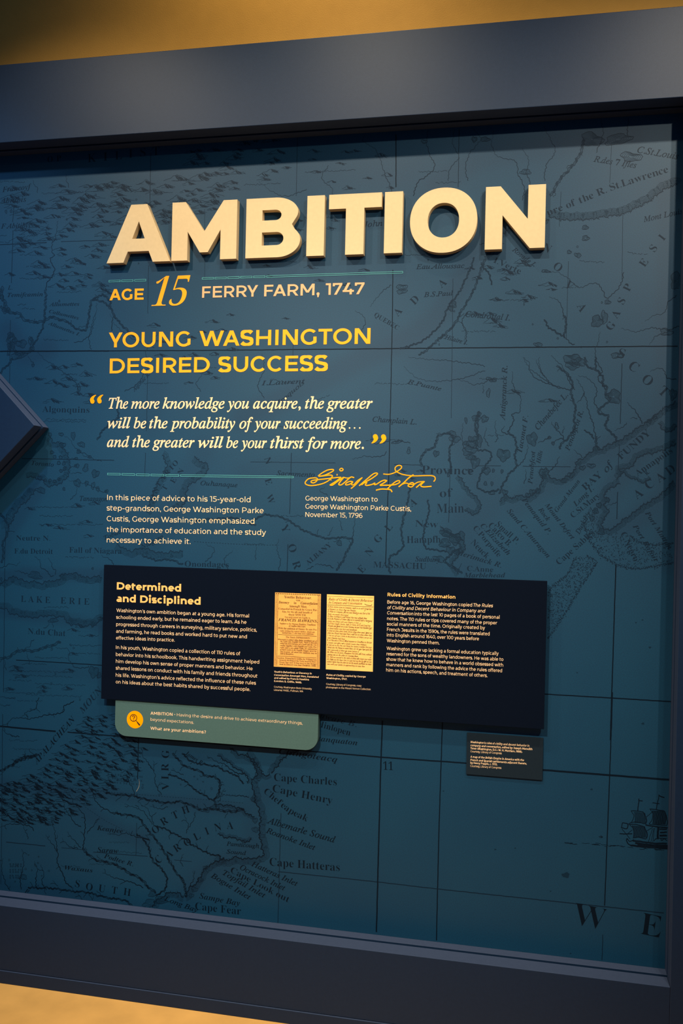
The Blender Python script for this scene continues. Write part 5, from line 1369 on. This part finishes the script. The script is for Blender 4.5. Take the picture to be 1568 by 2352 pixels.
hand = ['1. Every Action done in Company, ought to be with Some Sign', 'of Respect, to those that are Present.', '2. When in Company, put not your Hands to any Part of the', 'Body, not usualy Discovered.', '3. Shew Nothing to your Freind that may affright him.', '4. In the Presence of Others Sing not to yourself with a humming', 'Noise, nor Drum with your Fingers or Feet.', '5. If You Cough, Sneeze, Sigh, or Yawn, do it not Loud but', 'Privately; and Speak not in your Yawning, but put Your handkercheif', 'or Hand before your face and turn aside.', '6. Sleep not when others Speak, Sit not when others stand, Speak not', 'when you Should hold your Peace, walk not on when others Stop.', '7. Put not off your Cloths in the presence of Others, nor go out', 'your Chamber half Drest.', '8. At Play and at Fire its Good manners to Give Place to the last', 'Commer, and affect not to Speak Louder than Ordinary.', '9. Spit not in the Fire, nor Stoop low before it neither Put your', 'Hands into the Flames to warm them, nor Set your Feet upon the', 'Fire especially if there be meat before it.', '10. When you Sit down, Keep your Feet firm and Even, without', 'putting one on the other or Crossing them.', '11. Shift not yourself in the Sight of others nor Gnaw your nails.', '12. Shake not the head, Feet, or Legs rowl not the Eys lift not one', 'eyebrow higher than the other wry not the mouth, and bedew no mans', 'face with your Spittle, by approaching too near him']
for i, t in enumerate(hand):
    v = .178 + i * .0318
    u1 = .02 + .95 * min(1.0, len(t) / 60.0)
    put_serif(mb, t, pg(C2, .02, v - .004), pg(C2, u1, v + .004), 3.1 + (i % 3) * .25, 'italic', TQ, 0.014, 2, 0.25)
put_serif(mb, 'Rules of Civility & Decent Behaviour', pg(C2, .03, .078), pg(C2, .985, .078), 5.2, 'italic', TQ, 0.006, 3, .25)
put_serif(mb, 'In Company and Conversation', pg(C2, .03, .122), pg(C2, .75, .12), 5.0, 'italic', TQ, 0.006, 3, .25)
ribbon(mb, smooth([pg(C2, .80, .11), pg(C2, .85, .122), pg(C2, .93, .13), pg(C2, .96, .11)], 6), 1.0, TQ)
ribbon(mb, [pg(C2, .01, .14), pg(C2, .99, .145)], .8, TQ)
ribbon(mb, [pg(C2, .01, .026), pg(C2, .99, .026)], .5, TQ)
for i in range(26):
    u, v = random.uniform(.05, .95), random.uniform(.17, .92)
    a, b = pg(C2, u, v), pg(C2, u + .03, v - .018)
    ribbon(mb, smooth([a, ((a[0] + b[0]) / 2 + 1, (a[1] + b[1]) / 2), b], 4), .7, TQ)
mb.build('handwritten_lines', M_pageink, page2)

# ------------------------------------------------------------------ green tab under the panel
GD = 0.026
tab = thing('definition_tab', 'sage green rounded tab hanging below the midnight blue panel', 'panel', (-0.94, -GD / 2, CAM_H - 0.68))
gx0, gx1, gz0, gz1 = -1.2743, -0.6095, CAM_H - 0.7325, CAM_H - 0.6182
rr = 0.040
outl = [(gx1, gz1), (gx0, gz1)] + [(gx0 + rr + rr * math.cos(math.radians(180 + 90 * i / 10)), gz0 + rr + rr * math.sin(math.radians(180 + 90 * i / 10))) for i in range(11)] + [(gx1 - rr + rr * math.cos(math.radians(270 + 90 * i / 10)), gz0 + rr + rr * math.sin(math.radians(270 + 90 * i / 10))) for i in range(11)]
mb = MB(); mb.prism(outl, -GD, -0.0026); mb.build('board', M_green, tab, 0.0005)
TG = GD + 0.0003
mb = MB()
put_sans(mb, 'AMBITION', (345.5, 1641.3), (396.2, 1644.1), 7.3, 140, TG, 4)
put_sans(mb, '\u2022', (400.0, 1644.3), (402.1, 1644.45), 7.3, 130, TG, 4)
put_sans(mb, 'What are your ambitions?', (345.1, 1675.8), (472.7, 1684.9), 7.4, 132, TG, 4)
mb.build('bold_text', M_text, tab)
mb = MB()
put_sans(mb, 'Having the desire and drive to achieve extraordinary things,', (406, 1644.8), (694.6, 1664.4), 7.2, 88, TG, 3)
put_sans(mb, 'beyond expectations.', (345.5, 1655.4), (444.9, 1662.7), 7.2, 88, TG, 3)
mb.build('definition_text', M_text, tab)
c = at(309.8, 1652.8, TG)
R0 = 21.3 * PX
mb = MB(); mb.poly([(c.x + R0 * math.cos(2 * math.pi * i / 48), c.y, c.z + R0 * math.sin(2 * math.pi * i / 48)) for i in range(48)])
disc = mb.build('icon_disc', M_orange, tab)
TI = TG + 0.0003
mb = MB()
ribbon(mb, loop(306.5, 1648.8, 7.6, 7.8, wob=0, n=32), 1.6, TI)
ribbon(mb, [(311.9, 1654.8), (315.2, 1658.6)], 1.5, TI)
ribbon(mb, [(314.6, 1657.8), (316, 1660), (321, 1666)], 3.2, TI, wfun=lambda t: 2.2 + 1.6 * t)
ribbon(mb, smooth([(303.6, 1646.9), (304.6, 1644.6), (307, 1644), (309.2, 1645.6), (308.8, 1648), (306.9, 1649.3), (306.6, 1651)], 6), 1.6, TI)
ribbon(mb, [(306.5, 1652.6), (306.5, 1654.3)], 1.8, TI)
mb.build('magnifier_icon', M_brown, disc)

# ------------------------------------------------------------------ small credit card
KD = 0.006
card = thing('credit_plaque', 'small charcoal credit plaque below the right end of the midnight blue panel', 'plaque', (-0.05, -KD / 2, CAM_H - 0.71))
mb = MB(); mb.box(-0.1614, 0.0592, -KD, -0.0026, CAM_H - 0.772, CAM_H - 0.6486); mb.build('board', M_card, card, 0.0005)
TK = KD + 0.0003
mb = MB()
for t, x0, y0, x1, y1, it in (('Washington\u2019s rules of civility and decent behavior in',1080.3,1706.4,1215.3,1715.1,1),('company and conversation, edited by Joseph Meredith',1080.3,1713.9,1222.2,1723.1,1),('Toner (Washington, D.C.: W. H. Morrison, 1888).',1080.1,1720.8,1199.2,1728.9,0),('A map of the British Empire in America with the',1079.8,1740.2,1203,1748.3,1),('French and Spanish settlements adjacent thereto,',1079.8,1747.6,1209.1,1756.1,1),('by Henry Popple, c. 1733.',1079.8,1754.1,1141.8,1758.3,0)):
    put_sans(mb, t, (x0, y0), (x1, y1), 4.7, 150, TK, 2, bool(it))
mb.build('bold_text', M_text, card)
mb = MB()
put_sans(mb, 'Courtesy, Library of Congress', (1080.1, 1727.8), (1151.7, 1732.4), 4.6, 96, TK, 2)
put_sans(mb, 'Courtesy, Library of Congress', (1079.6, 1761.3), (1151, 1765.9), 4.6, 96, TK, 2)
mb.build('courtesy_text', M_text, card)

# ------------------------------------------------------------------ blue box panel set on its corner, at the left edge
box = thing('display_box', 'dark blue box panel set cornerwise at the left edge of the mural', 'display box', (-1.98, -0.045, CAM_H + 0.25))
tip = -1.5415
half = 0.46
cxb, czb = tip - half, CAM_H + 0.2500
def diamond(hf):
    return [(cxb + hf, czb), (cxb, czb + hf), (cxb - hf, czb), (cxb, czb - hf)]
BD = 0.090
mb = MB(); mb.prism(diamond(half), -BD, -0.046); mb.build('front_slab', M_blue, box, 0.0012, edge=M_edge_lit)
mb = MB(); mb.prism(diamond(half - 0.012), -0.047, -0.033); mb.build('shadow_gap', M_groove, box)
mb = MB(); mb.prism(diamond(half), -0.034, -0.0026); mb.build('back_slab', M_blue, box, 0.001, edge=M_edge_lit)
